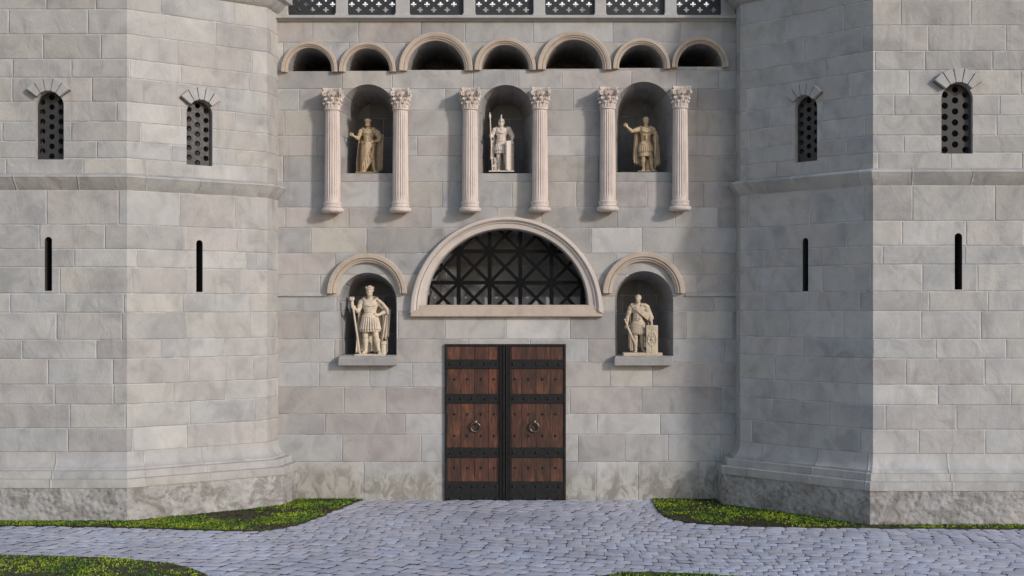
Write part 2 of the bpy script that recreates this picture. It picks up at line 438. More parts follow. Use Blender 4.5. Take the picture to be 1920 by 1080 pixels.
def archivolt(mb, cx, zs_, zb, prof, n=32, ex=1., ez=1., tone=(1, 1, 1), close=True):
    """moulding swept over a semicircle with short straight legs down to zb; prof = [(radius, y)]"""
    rows = []
    if zs_ - zb > .003: rows.append([(cx + r*ex, y, zb) for r, y in prof])
    for i in range(n+1):
        a = math.pi*i/n; rows.append([(cx + r*ex*math.cos(a), y, zs_ + r*ez*math.sin(a)) for r, y in prof])
    if zs_ - zb > .003: rows.append([(cx - r*ex, y, zb) for r, y in prof])
    mb.grid(rows, tone=tone)
    for q in (rows[0], rows[-1]): mb.face(q, None, tone)
def hood_profile(ri, ro, y):
    w = ro - ri
    return [(ri, .02), (ri, -y*.55), (ri+w*.10, -y*.62), (ri+w*.20, -y*.62), (ri+w*.22, -y*.80), (ri+w*.30, -y*.86), (ri+w*.38, -y*.80), (ri+w*.40, -y*.72), (ri+w*.44, -y*.92),
            (ri+w*.52, -y), (ri+w*.93, -y), (ro, -y*.90), (ro, .02)]

for k, (x, ro, ri, zb, zsp, out) in enumerate(arch_data):
    mb = MB(); pr = hood_profile(ri + .004, ro, .13)
    pr[0] = (ri + .004, .30)
    archivolt(mb, x, zsp + .03, zb, pr[:-1] + [(ro, .01)], n=26)
    arch = mb.build('blind_arch', M['hood'], gate, smooth=38)
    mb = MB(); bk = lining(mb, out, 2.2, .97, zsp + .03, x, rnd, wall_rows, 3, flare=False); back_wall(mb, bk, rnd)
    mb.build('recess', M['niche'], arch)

for k, (x, r, z0, zsp, out) in enumerate(niches):
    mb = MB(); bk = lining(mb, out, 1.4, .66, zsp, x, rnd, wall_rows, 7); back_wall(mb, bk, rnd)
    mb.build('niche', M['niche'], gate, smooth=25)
for k, (x, r, z0, zsp, out, hx, hr, hb, ht) in enumerate(lows):
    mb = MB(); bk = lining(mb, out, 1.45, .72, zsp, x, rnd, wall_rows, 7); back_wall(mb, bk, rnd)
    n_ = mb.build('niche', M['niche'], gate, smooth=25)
    mb = MB(); archivolt(mb, hx, max(ht - hr, hb+.004), hb, hood_profile(hr*.775, hr, .17), n=30)
    mb.build('hood_moulding', M['hood'], n_, smooth=38)
    mb = MB(); x0, x1 = X(634 if k == 0 else 1152, -.25), X(743 if k == 0 else 1262, -.25)
    yf = -.24; zt, zb = Z(667.5, yf), Z(685.5, yf)
    mb.grid([[(x0+.03, .35, zt), (x0+.03, yf+.05, zt), (x1-.03, yf+.05, zt), (x1-.03, .35, zt)],
             [(x0, .35, zt-.09), (x0, yf, zt-.07), (x1, yf, zt-.07), (x1, .35, zt-.09)],
             [(x0, .35, zb), (x0, yf, zb), (x1, yf, zb), (x1, .35, zb)]], True, cap=True)
    mb.build('sill', M['sill'], n_, bevel=.012)

# lunette window
mb = MB(); ccx = X(949.5, -.1); zc = Z(588, -.1); Ro = 181.5/80.3
ox, oz = 1.0, 183/181.5
pr = [(LRX/1.0, .03), (LRX+.01, -.06), (LRX+.03, -.10), (LRX+.16, -.12), (LRX+.175, -.15), (LRX+.20, -.16), (LRX+.215, -.13), (LRX+.23, -.17), (LRX+.27, -.20), (LRX+.34, -.19), (Ro-.02, -.16), (Ro, -.12), (Ro, .02)]
# radial sweep between the inner ellipse and the outer circle
rows = []
nn = 56
for i in range(nn+1):
    a = math.pi*i/nn; row = []
    for r, y in pr:
        t = (r - LRX)/(Ro - LRX)
        ix_, iz_ = LX + LRX*math.cos(a), LZ0 + LRZ*math.sin(a)
        qx, qz = ccx + Ro*math.cos(a), zc + Ro*oz*math.sin(a)
        row.append((ix_ + (qx-ix_)*t, y, iz_ + (qz-iz_)*t))
    rows.append(row)
mb.grid(rows)
for q in (rows[0], rows[-1]): mb.face(q)
lw = mb.build('lunette_window', M['frame'], gate, smooth=35)
mb = MB(); zt = LZ0 + .004; zb = Z(594, -.12)
xl, xr = X(768, -.12), X(1131, -.12)
mb.grid([[(xl, .03, zb), (xr, .03, zb), (xr-.14, .03, zt), (xl+.14, .03, zt)], [(xl, -.135, zb), (xr, -.135, zb), (xr-.10, -.135, Z(574, -.135)), (xl+.10, -.135, Z(574, -.135))], [(xl+.02, -.155, zb+.02), (xr-.02, -.155, zb+.02), (xr-.42, -.128, zt), (xl+.42, -.128, zt)]], True, cap=True)
mb.build('sill', M['hood'], lw)
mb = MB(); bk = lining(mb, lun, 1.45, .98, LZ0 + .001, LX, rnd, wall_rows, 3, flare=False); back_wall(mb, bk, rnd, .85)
mb.box(LX-LRX*.97, LX+LRX*.97, .50, 1.43, LZ0+.004, LZ0+.20, (1.05, 1.05, 1.05))
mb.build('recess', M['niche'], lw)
# lattice bars clipped to the opening
def clip_seg(p, q):
    pts = []
    ins = lambda a: ((a[0]-LX)/LRX)**2 + ((a[1]-LZ0)/LRZ)**2 <= .995 and a[1] >= LZ0 - .01
    N_ = 400; run = [i for i in range(N_+1) if ins((p[0]+(q[0]-p[0])*i/N_, p[1]+(q[1]-p[1])*i/N_))]
    if len(run) < 4: return None
    f = lambda i: (p[0]+(q[0]-p[0])*i/N_, p[1]+(q[1]-p[1])*i/N_)
    return f(run[0]), f(run[-1])
mb = MB(); ly = .30; s3 = sc(ly)
def bar(p, q, w, y, dpt):
    c = clip_seg(p, q)
    if not c: return
    a, b = Vector(c[0]), Vector(c[1]); d = (b-a).normalized(); a = a - d*.03; b = b + d*.03; n2 = Vector((-d.y, d.x))*w/2
    q4 = [a+n2, b+n2, b-n2, a-n2]
    mb.grid([[(p_.x, y, p_.y) for p_ in q4], [(p_.x, y+dpt, p_.y) for p_ in q4]], True, cap=True)
vx = [X(p, ly) for p in (802, 860, 918, 975.5, 1034, 1092)]; hz = [Z(p, ly) for p in (588, 530, 471.5, 413)]
for x in vx: bar((x, LZ0-.1), (x, LZ0+2.2), .085, ly-.03, .09)
for z in hz[1:3]: bar((LX-2.2, z), (LX+2.2, z), .08, ly-.027, .085)
for i in range(-1, 7):
    cw = vx[1]-vx[0]; x0 = vx[0] + (i-1)*cw
    for j in range(3):
        for sx in (0, 1):
            z0_, z1_ = hz[j], hz[j+1]
            bar((x0 + (cw if sx else 0), z0_), (x0 + (0 if sx else cw), z1_), .066, ly-.022 + .004*sx, .07)
mb.build('lattice', M['lattice'], lw, bevel=.006)

# ledge below the balustrade
mb = MB(); yl = -.16
zt, zm, zl = Z(27.5, yl), Z(33, yl), Z(39, -.05)
mb.grid([[(WX0, .9, zt), (WX1, .9, zt)], [(WX0, yl+.03, zt), (WX1, yl+.03, zt)], [(WX0, yl, zt-.02), (WX1, yl, zt-.02)], [(WX0, yl, zm), (WX1, yl, zm)],
         [(WX0, yl+.05, zm-.015), (WX1, yl+.05, zm-.015)], [(WX0, -.05, zl+.02), (WX1, -.05, zl+.02)], [(WX0, -.04, zl), (WX1, -.04, zl)], [(WX0, .02, zl), (WX1, .02, zl)]])
mb.build('cornice', M['ledge'], gate, smooth=20)
mb = MB(); rr = make_rows(rnd, [11.2, 11.8, 12.3, 12.80], WX0, WX1, .8, 1.6)
masonry(mb, lambda u, v: (u, 5.0, v), WX0, WX1, rr); mb.face([(WX0, 5, 12.8), (WX1, 5, 12.8), (WX1, 5.5, 12.8), (WX0, 5.5, 12.8)])
mb.build('rear_parapet', M['wall'], gate)

# thin step in the wall face at the level of the hood ends
mb = MB()
for a, b in ((505, 613), (1285, 1385)):
    mb = MB()
    zt, zb = Z(548), Z(555.5)
    mb.grid([[(X(a), .02, zt), (X(b), .02, zt)], [(X(a), -.002, zt), (X(b), -.002, zt)], [(X(a), -.045, zb+.02), (X(b), -.045, zb+.02)], [(X(a), -.045, zb), (X(b), -.045, zb)], [(X(a), .02, zb), (X(b), .02, zb)]])
    mb.build('string_moulding', M['wall'], gate)
# ---------------------------------------------------------------- double door
DX0, DX1, DZT = X(834, -.03), X(1061, -.03), Z(645, -.03); DXM = X(947.3, -.03)
mb = MB(); fw = .05
mb.box(DX0, DX0+fw, -.07, .01, -.02, DZT); mb.box(DX1-fw, DX1, -.07, .01, -.02, DZT); mb.box(DX0+fw, DX1-fw, -.068, .01, DZT-fw, DZT)
mb.build('door_frame', M['iron'], gate, bevel=.008)
yw = -.045
for side in (-1, 1):
    if side < 0: a, b = DX0+fw, DXM - .002
    else: a, b = DXM + .002, DX1-fw
    ia, ib = (a, b-.135) if side < 0 else (a+.135, b)      # planked field, the meeting stile left out
    mb = MB(); cuts = [ia + (ib-ia)*f for f in ((0, .265, .52, .79, 1) if side < 0 else (0, .20, .47, .735, 1))]
    for i in range(4):
        k = rnd.uniform(.75, 1.3); mb.box(cuts[i]+.004, cuts[i+1]-.004, yw, .0, .0, DZT-fw-.004, (k, k*rnd.uniform(.9, 1.05), k*rnd.uniform(.85, 1.05)))
    mb.box(ia, ib, yw+.02, .004, -.01, DZT-fw-.002, (.15, .15, .15))
    nails = [(p, [.145, .39, .65, .90] if side < 0 else [.075, .335, .60, .845]) for p in (711, 776.5, 817, 877.5)]
    door = mb.build('door', M['wood'], gate, bevel=.006)
    door['label'] = 'left leaf of the brown plank door' if side < 0 else 'right leaf of the brown plank door'
    mb = MB(); mb.lathe([(.030, yw+.003), (.028, yw-.012), (.018, yw-.022), (.004, yw-.026)], (0, 0, 0), 10, 'y')
    nl = None
    for py, fs in nails:
        for f in fs:
            if nl is None: nl = q = mb.build('nail', M['iron'], door, smooth=50)
            else: q = nl.copy(); COL.objects.link(q); q.parent = door
            q.location = (ia + (ib-ia)*f, 0, Z(py, yw))
    mb = MB(); s0, s1 = (b-.135, b) if side < 0 else (a, a+.135)
    mb.box(s0, s1, yw-.02, .002, .0, DZT-fw-.003)
    w = (s1-s0)
    for f, ww, dd in ((.12, .16, .045), (.42, .22, .035), (.78, .26, .06)):
        f2 = f if side < 0 else 1-f
        mb.box(s0 + w*(f2-ww/2), s0 + w*(f2+ww/2), yw-.02-dd, yw-.018, .0+.002*ww, DZT-fw-.006-.01*ww)
    mb.build('meeting_stile', M['iron'], door, bevel=.006)
    for zb_, zt_ in ((691, 674), (756, 738.5), (857.5, 839), (936, 902.5)):
        mb = MB(); z0_, z1_ = max(Z(zb_, yw), .004), Z(zt_, yw)
        e0, e1 = (ia-.028, ib+.002) if side < 0 else (ia-.002, ib+.028)
        mb.box(e0, e1, yw-.028, yw+.01, z0_, z1_)
        q0, q1 = (e0+.004, e0+.03) if side < 0 else (e1-.03, e1-.004)
        mb.box(q0, q1, yw-.045, yw-.026, z0_-.02 if zb_ < 930 else z0_, z1_-.01)
        zz_ = (z0_+z1_)/2 if zb_ < 930 else z1_-.12
        for f in (.075, .27, .49, .73, .95) if side < 0 else (.04, .25, .48, .71, .91):
            xx = ia + (ib-ia)*f
            for z_ in ([zz_] if zb_ < 930 else [zz_, .03]):
                mb.lathe([(.034, yw-.026), (.031, yw-.042), (.02, yw-.054), (.004, yw-.058)], (xx, 0, z_), 10, 'y')
        mb.build('strap', M['iron'], door, smooth=45, bevel=.004)
    # ring handle on its boss
    mb = MB(); hx, hz_ = X(891.3 if side < 0 else 1002, -.1), Z(801, -.1)
    mb.tube([(hx + .108*math.cos(t), yw-.05-.012*math.sin(t), hz_ + .108*math.sin(t)) for t in np.linspace(0, 2*math.pi, 37)], .017, 10, cap=False)
    mb.lathe([(.04, yw+.003), (.038, yw-.02), (.022, yw-.03), (.018, yw-.07), (.026, yw-.075), (.002, yw-.082)], (hx, 0, hz_ + .118), 14, 'y')
    mb.build('ring_handle', M['ring'], door, smooth=50)

# ---------------------------------------------------------------- columns
CHH = 231/80.6
def make_column(name):
    mb = MB(); zb, zt = .29, CHH - .50
    nfl = 20
    def mod(a, h):
        t = (h-zb)/(zt-zb); e = min(1, min(t, 1-t)*22)
        return 1 - .11*e*max(0, math.cos(a*nfl)+.25)/1.25
    prof = [(.186 - .018*t**1.6, zb + (zt-zb)*t) for t in [0, .01, .02, .035, .06, .2, .4, .6, .8, .94, .965, .98, .99, 1]]
    mb.lathe(prof, n=160, mod=mod)
    sh = mb.build(name, M['column'], gate, smooth=60, org=(0, 0, 0))
    mb = MB()
    def torus(zc, r, a, n=8): return [(r + a*math.cos(t), zc + a*math.sin(t)) for t in np.linspace(-math.pi/2, math.pi/2, n)]
    pf = [(.02, .0)] + [(.198+.060*math.cos(t), .060 + .060*math.sin(t)) for t in np.linspace(-math.pi/2, math.pi/2, 9)] + [(.213, .128), (.203, .150), (.202, .175), (.207, .19)] + \
         [(.190+.026*math.cos(t), .218+.028*math.sin(t)) for t in np.linspace(-math.pi/4, math.pi/2, 6)] + [(.188, .258), (.186, .292), (.02, .294)]
    mb.lathe(pf, n=56); mb.build('column_base', M['column'], sh, smooth=40, org=(0, 0, 0))
    mb = MB(); z0 = zt
    pf = [(.02, z0-.004), (.175, z0-.004)] + [(.168+.024*math.cos(t), z0+.02+.022*math.sin(t)) for t in np.linspace(-math.pi/2, math.pi/2, 6)] + [(.160, z0+.048), (.158, z0+.15), (.166, z0+.27), (.19, z0+.36), (.215, z0+.41), (.02, z0+.415)]
    mb.lathe(pf, n=40)
    def leaf(ang, zb_, hl, w, out, r0):
        rows = []
        for i in range(9):
            t = i/8; tt = min(t, 1)
            r = r0 + .012 + out*(t**3.2)*1.0
            z = zb_ + hl*(math.sin(min(t*1.02, 1)*math.pi*.56)/math.sin(math.pi*.56)*1.0 if t < .82 else 1.0 - (t-.82)*1.3)
            ww = w*(.62 + .38*math.sin(t*math.pi*.8)) * (1 if t < .7 else 1-(t-.7)*1.9)
            row = []
            for j in range(7):
                s = (j-3)/3; a = ang + s*ww/r; lob = 1 + .10*math.cos(i*2.6)*abs(s)
                rr_ = r - .018*s*s + .010*math.cos(s*math.pi*2.5)
                row.append((rr_*math.cos(ang + s*ww*lob/r), rr_*math.sin(ang + s*ww*lob/r), z - .02*abs(s)))
            rows.append(row)
        back = [[(p[0]*.93, p[1]*.93, p[2]-.008) for p in r_] for r_ in rows]
        mb.grid(rows); mb.grid(back); mb.grid([rows[-1], back[-1]])
        for q in (0, -1): mb.grid([[r_[q] for r_ in rows], [r_[q] for r_ in back]])
    for i in range(8):
        leaf(2*math.pi*(i+.5)/8, z0+.045, .15, .062, .055, .158)
        leaf(2*math.pi*i/8, z0+.05, .255, .062, .062, .162)
    for i in range(16): leaf(2*math.pi*(i+.25)/16, z0+.20, .16, .026, .05, .165)
    for i in range(4):
        a = math.pi/4 + i*math.pi/2
        for sd in (-1, 1):
            pts = []; 
            for q in np.linspace(0, 1, 30):
                th = q*math.pi*3.4; rs = .056*(1-q*.82)
                rad = .265 + rs*math.cos(math.pi*.75 - th)*1.0; zz = z0+.365 + rs*math.sin(math.pi*.75 - th)
                off = sd*.022
                pts.append((rad*math.cos(a) - off*math.sin(a), rad*math.sin(a) + off*math.cos(a), zz))
            st = [((.17 + .06*t**2)*math.cos(a + sd*.32*(1-t)), (.17+.06*t**2)*math.sin(a + sd*.32*(1-t)), z0+.24+.17*t) for t in np.linspace(0, 1, 7)]
            mb.tube(st[:-1] + pts, [.014]*6 + list(np.linspace(.017, .010, 30)), 8)
        b = i*math.pi/2
        for sd in (-1, 1):
            pts = []
            for q in np.linspace(0, 1, 22):
                th = q*math.pi*2.8; rs = .036*(1-q*.8)
                tang = sd*(.045 - rs*math.cos(th)); zz = z0+.345 + rs*math.sin(th); rad = .212
                pts.append((rad*math.cos(b) - tang*math.sin(b), rad*math.sin(b) + tang*math.cos(b), zz))
            mb.tube(pts, .010, 7)
        # fleuron
        c = Vector((.235*math.cos(b), .235*math.sin(b), z0+.445))
        for q in range(6):
            t = q*math.pi/3; d = Vector((-math.sin(b)*math.cos(t)*.026, math.cos(b)*math.cos(t)*.026, math.sin(t)*.026))
            mb.tube([c, c+d*.6, c+d*1.1], [.018, .017, .006], 6)
    # abacus with hollowed sides
    for zz0, zz1, hw in ((.415, .445, .205), (.445, .47, .222), (.47, .50, .232)):
        ring = []
        for i in range(4):
            a0 = -math.pi/4 + i*math.pi/2; a1 = a0 + math.pi/2
            p0 = Vector((math.cos(a0), math.sin(a0)))*hw*1.36; p1 = Vector((math.cos(a1), math.sin(a1)))*hw*1.36
            tdir = (p1-p0).normalized(); p0 = p0 + tdir*.028; p1 = p1 - tdir*.028
            nrm = Vector((math.cos((a0+a1)/2), math.sin((a0+a1)/2)))
            for t in np.linspace(0, 1, 8): ring.append(p0.lerp(p1, float(t)) - nrm*.045*math.sin(math.pi*float(t)))
        mb.grid([[(p.x, p.y, z0+zz0+.001) for p in ring], [(p.x, p.y, z0+zz1) for p in ring]], True, cap=True)
    mb.build('capital', M['column'], sh, smooth=45, org=(0, 0, 0))
    return sh
cols = [(623.5, 399), (751, 398.5), (881.5, 398), (1012.5, 397.5), (1139.5, 396.5), (1275.5, 395.5)]
c0 = make_column('column')
for i, (px, py) in enumerate(cols):
    c = c0 if i == 0 else copy_tree(c0, gate)
    c.location = (X(px, -.23), -.225, Z(py, -.23)); 

# =====================================================================  balustrade
bal = empty('balustrade', (0, 0, Z(28, 0)), 'dark metal screens pierced with crosses between pale stone posts on top of the gate wall', 'balustrade')
posts = [(521, 540), (630, 652), (742, 768), (869, 891), (1000, 1022), (1115, 1136), (1246, 1268), (1352, 1378)]
zb0 = Z(28, 0); hb = 1.05; yb = .02
for a, b in posts:
    mb = MB(); x0, x1 = X(a, yb), X(b, yb)
    mb.box(x0, x1, yb-.06, yb+.22, zb0-.03, zb0+hb)
    mb.box(x0-.02, x1+.02, yb-.085, yb+.24, zb0-.028, zb0+.022)
    mb.box(x0-.03, x1+.03, yb-.10, yb+.26, zb0+hb+.002, zb0+hb+.09); mb.build('post', M['balu'], bal, bevel=.012)
mb = MB(); mb.box(X(522), X(1378), yb-.03, yb+.19, zb0+hb-.12, zb0+hb-.002); mb.build('top_rail', M['balu'], bal, bevel=.012)
def cross(cx, cz, L, w):
    a, b = L/2, w/2
    return [(cx-b, cz-a), (cx+b, cz-a), (cx+b, cz-b), (cx+a, cz-b), (cx+a, cz+b), (cx+b, cz+b), (cx+b, cz+a), (cx-b, cz+a), (cx-b, cz+b), (cx-a, cz+b), (cx-a, cz-b), (cx-b, cz-b)]
for (a0, a1), (b0, b1) in zip(posts[:-1], posts[1:]):
    x0, x1 = X(a1, yb)+.003, X(b0, yb)-.003; hs = []
    pitch = 25.3/80; row = 0; z = Z(27, yb)
    while z < zb0 + hb - .22:
        st = x0 + (.085 if row % 2 == 0 else .085+pitch/2)
        x = st
        while x < x1 - .075:
            if z - .07 > zb0 + .004: hs.append(cross(x, z, .128, .044))
            x += pitch
        z += .126; row += 1
    mb = MB(); plate(mb, [(x0, zb0-.004), (x1, zb0-.004), (x1, zb0+hb-.125), (x0, zb0+hb-.125)], hs, yb+.05, yb+.10)
    mb.build('pierced_screen', M['screen'], bal)

# =====================================================================  towers
def offset_poly(pts, off):
    n = len(pts); out = []
    for i in range(n):
        a, b, c = Vector(pts[i-1]), Vector(pts[i]), Vector(pts[(i+1) % n])
        d1, d2 = (b-a).normalized(), (c-b).normalized()
        n1, n2 = Vector((d1.y, -d1.x)), Vector((d2.y, -d2.x)); m = (n1+n2); m = m / m.length_squared * 2
        out.append(tuple(b + m*off))
    return out
def ray_facet(px, py, a, b):
    """point (t along facet, z) where the line of sight through a pixel meets the vertical facet a-b"""
    dx, dz = (px-960)/F, (HY-py)/F; a, b = Vector(a), Vector(b); d = b - a; L = d.length; d /= L
    # camera (0,-DW): (k*dx, -DW+k) = a + t*d
    det = dx*(-d.y) - 1.0*(-d.x); rx, ry = a.x, a.y + DW
    k = (rx*(-d.y) - ry*(-d.x))/det; t = (dx*ry - 1.0*rx)/det
    return t, CH + k*dz
def make_tower(A, B, C, mirror, label, seed, zscale, wins, slits):
    rnd = random.Random(seed)
    # plan ring counter-clockwise seen from above (outward normal on the right of travel)
    sgn = -1 if mirror else 1                                  # left tower: body lies at -x
    ax, ay = A; bx, by = B; cx, cy = C
    fw = 4.0; 
    A2 = (ax - sgn*fw, ay); B2 = (ax - sgn*fw - (bx-ax), by); back = 5.4
    C2 = (B2[0]-(cx-bx)*4, by + 4.2); C_ = (bx + (cx-bx)/(cy-by)*4.2, by+4.2)
    D = (ax, back+1); D2 = (A2[0], back+1)
    ring = [A2, A, B, C_, D, D2, C2, B2]
    if mirror: ring = ring[::-1]
    n = len(ring)
    root = empty('tower', ((A[0]+A2[0])/2, 1.8, 0), label, 'tower', 'polygonal towers flanking the gate')
    zr = [z*zscale for z in (1.40, 1.91, 2.42, 2.845, 3.39, 3.80, 4.38, 4.79, 5.35, 5.74, 6.26, 7.00)]
    zr2 = [z*zscale for z in (7.34, 7.68, 8.04, 8.46, 8.885, 9.40, 9.80, 10.33, 10.86, 11.36)]
    zlow = [z*zscale for z in (.69, .87, 1.04)]
    per = [0]
    for i in range(n): per.append(per[-1] + (Vector(ring[(i+1) % n]) - Vector(ring[i])).length)
    holes = {}; info = []
    def facet_of(kind):
        for i in range(n):
            p, q = ring[i], ring[(i+1) % n]
            if kind == 'front' and {p, q} == {A, A2}: return i
            if kind == 'diag' and {p, q} == {A, B}: return i
    for kind, x0, x1, yt, yb_ in wins:
        i = facet_of(kind); a, b = ring[i], ring[(i+1) % n]; xm = (x0+x1)/2
        t0, _ = ray_facet(x0, yt, a, b); t1, _ = ray_facet(x1, yt, a, b); tm, zt = ray_facet(xm, yt, a, b); _, zb = ray_facet(xm, yb_, a, b)
        r = abs(t1-t0)/2; o = arch_outline(tm, zb, zt-r, r, n=18); holes.setdefault(i, []).append(o); info.append(('win', i, tm, zb, zt-r, r, o))
    for kind, x0, x1, yt, yb_ in slits:
        i = facet_of(kind); a, b = ring[i], ring[(i+1) % n]; xm = (x0+x1)/2
        t0, _ = ray_facet(x0, yt, a, b); t1, _ = ray_facet(x1, yt, a, b); tm, zt = ray_facet(xm, yt, a, b); _, zb = ray_facet(xm, yb_, a, b)
        r = abs(t1-t0)/2; o = arch_outline(tm, zb, zt-r, r, n=8); holes.setdefault(i, []).append(o); info.append(('slit', i, tm, zb, zt-r, r, o))
    mb = MB()
    for zlist in (zr, zr2):
        rows = make_rows(rnd, zlist, 0, per[-1], 1.05, 1.75, .6)
        for i in range(n):
            a, b = Vector(ring[i]), Vector(ring[(i+1) % n]); d = (b-a).normalized(); o = per[i]
            f = lambda t, z, a=a, d=d, o=o: (a.x + d.x*(t-o), a.y + d.y*(t-o), z)
            hs = [[(t+o, z) for t, z in h] for h in holes.get(i, []) if zlist[0] < h[0][1] < zlist[-1]]
            masonry(mb, f, per[i], per[i+1], rows, hs)
    mb.build('wall', M['tower'], root)
    def sweep(name, prof, mat, joints=True, jw=1.3, smooth=25):
        mb = MB(); polys = [offset_poly(ring, off) for z, off in prof]
        js = [-rnd.uniform(0, 1)]
        while js[-1] < per[-1]: js.append(js[-1] + jw*rnd.uniform(.75, 1.35))
        for i in range(n):
            cuts = sorted([per[i]] + [j for j in js if per[i]+.02 < j < per[i+1]-.02] + [per[i+1]])
            for t0, t1 in zip(cuts[:-1], cuts[1:]):
                k = max(q for q in range(len(js)) if js[q] <= t0 + 1e-6 or q == 0); ja, jb = js[k], js[min(k+1, len(js)-1)]
                rr_ = random.Random(int(ja*1000)+seed); tn = block_tone(rr_, .45)
                f0, f1 = (t0-per[i])/(per[i+1]-per[i]), (t1-per[i])/(per[i+1]-per[i])
                rows, eds = [], []
                for (z, off), pl in zip(prof, polys):
                    p, q = Vector(pl[i]), Vector(pl[(i+1) % n]); u, w = p.lerp(q, f0), p.lerp(q, f1)
                    rows.append([(u.x, u.y, z), (w.x, w.y, z)]); eds.append([(t0-ja, jb-t0, 9, 9), (t1-ja, jb-t1, 9, 9)])
                mb.grid(rows, tone=tn, edges=eds if joints else None)
        return mb.build(name, mat, root, smooth=smooth)
    zz = zscale
    sweep('string_course', [(7.36*zz, -.01), (7.345*zz, .02), (7.31*zz, .15), (7.295*zz, .185), (7.265*zz, .195), (7.24*zz, .175), (7.20*zz, .155), (7.10*zz, .075), (7.02*zz, .02), (6.99*zz, -.01)], M['tower'])
    sweep('plinth', [(z*zz, o) for z, o in ((1.42, -.01), (1.40, .003), (1.32, .012), (1.24, .03), (1.17, .06), (1.115, .105), (1.085, .15), (1.075, .17), (1.035, .172), (1.032, .185), (1.034, .305), (1.026, .318), (.885, .318), (.878, .33), (.880, .445), (.872, .46), (.70, .46), (.69, .435))], M['tower'], jw=1.5)
    sweep('plinth_base', [(.70*zz, .43), (.69*zz, .44), (.4, .445), (-.15, .45)], M['plinth_rough'], joints=False, jw=1.8)
    sweep('cornice', [(11.35*zz, -.01), (11.37*zz, .03), (11.42*zz, .10), (11.55*zz, .20), (11.6*zz, .30), (11.75*zz, .32), (11.77*zz, .36), (11.95*zz, .36), (11.96*zz, -.2), (12.9, -.2)], M['tower'])
    mb = MB(); mb.face([(x, y, 12.9) for x, y in offset_poly(ring, -.2)]); mb.build('roof', M['dark'], root)
    for kind, i, tm, zb, zsp, r, o in info:
        a, b = Vector(ring[i]), Vector(ring[(i+1) % n]); d = (b-a).normalized(); nr = Vector((d.y, -d.x))
        to3 = lambda u, y, v, a=a, d=d, nr=nr: (a.x + d.x*u - nr.x*y, a.y + d.y*u - nr.y*y, v)     # y > 0 goes into the wall
        mb = MB(); dep = .42 if kind == 'win' else .55
        ring3 = [[to3(p[0], y, p[1]) for p in o] for y in (0, .14 if kind == 'win' else .3, dep)]
        mb.grid(ring3, True)
        if kind == 'slit':
            mb.build('arrow_slit', M['dark'], root)
            continue
        w = mb.build('window', M['voussoir'], root)
        mb = MB(); mb.face([to3(p[0], dep-.01, p[1]) for p in o]); mb.build('dark_back', M['dark'], w)
        mb = MB(); hs = []; W = 2*r; hr = W*.105
        ro = r - .004; oo = [(tm + (p[0]-tm)*.993, zb + (p[1]-zb)*.998+.001) for p in o]
        flip = mirror
        pitch = W*.352; top = zsp + r
        for c, (cx_, ph) in enumerate(((-.33, .335), (.0, .165), (.33, .335))):
            z = top - W*ph
            while z > zb + hr*1.1:
                ctr = tm + (cx_ if not flip else -cx_)*W
                ok = all(math.hypot(ctr + hr*math.cos(q) - tm, max(0, z + hr*math.sin(q) - zsp)) < r*.985 for q in np.linspace(0, 6.28, 16)) and z - hr*1.1 > zb
                if ok: hs.append([(ctr + hr*math.cos(q), z + hr*math.sin(q)) for q in np.linspace(0, 2*math.pi, 13)[:-1]])
                z -= pitch
        plate(mb, oo, hs, .12, .17, to3); mb.build('grille', M['grille'], w)
        mb = MB(); r1, r2 = r*1.02, r*1.92
        for k in range(5):
            a0, a1 = R(36 + k*21.6 + .9), R(36 + (k+1)*21.6 - .9)
            q = [(tm + r1*math.cos(a0), zsp + r1*math.sin(a0)), (tm + r2*math.cos(a0), zsp + r2*math.sin(a0)), (tm + r2*math.cos(a1), zsp + r2*math.sin(a1)), (tm + r1*math.cos(a1), zsp + r1*math.sin(a1))]
            kk = rnd.uniform(.9, 1.1)
            mb.grid([[to3(u, .02, v) for u, v in q], [to3(u, -.125, v) for u, v in q]], True, cap=True)
        mb.build('voussoir_arch', M['voussoir'], w, bevel=.008)
        mb = MB(); q = [(tm + rr_*math.cos(R(t)), zsp + rr_*math.sin(R(t))) for rr_, ts in ((r1+.01, range(35, 146, 10)), (r2*.97, range(145, 34, -10))) for t in ts]
        mb.grid([[to3(u, .01, v) for u, v in q], [to3(u, -.012, v) for u, v in q]], True, cap=True); mb.build('joint_bed', M['dark'], w)
    return root
make_tower((X(238, -2.6), -2.6), (-5.60, -.70), (-5.47, .10), False, 'sunlit stone tower left of the double door', 21, 1.0,
           [('front', 67, 119.5, 172, 299), ('diag', 350, 398.5, 188.5, 310)], [('front', 84, 97.5, 444, 545.5), ('diag', 368, 380, 450, 547.5)])
make_tower((X(1637, -3.06), -3.06), (5.24, -.62), (5.245, .10), True, 'stone tower right of the double door with one facet in blue shade', 33, 1.008,
           [('diag', 1490, 1532, 179.5, 303), ('front', 1765, 1824, 156, 288)], [('diag', 1505, 1515.5, 446, 546), ('front', 1790, 1804, 437, 543)])

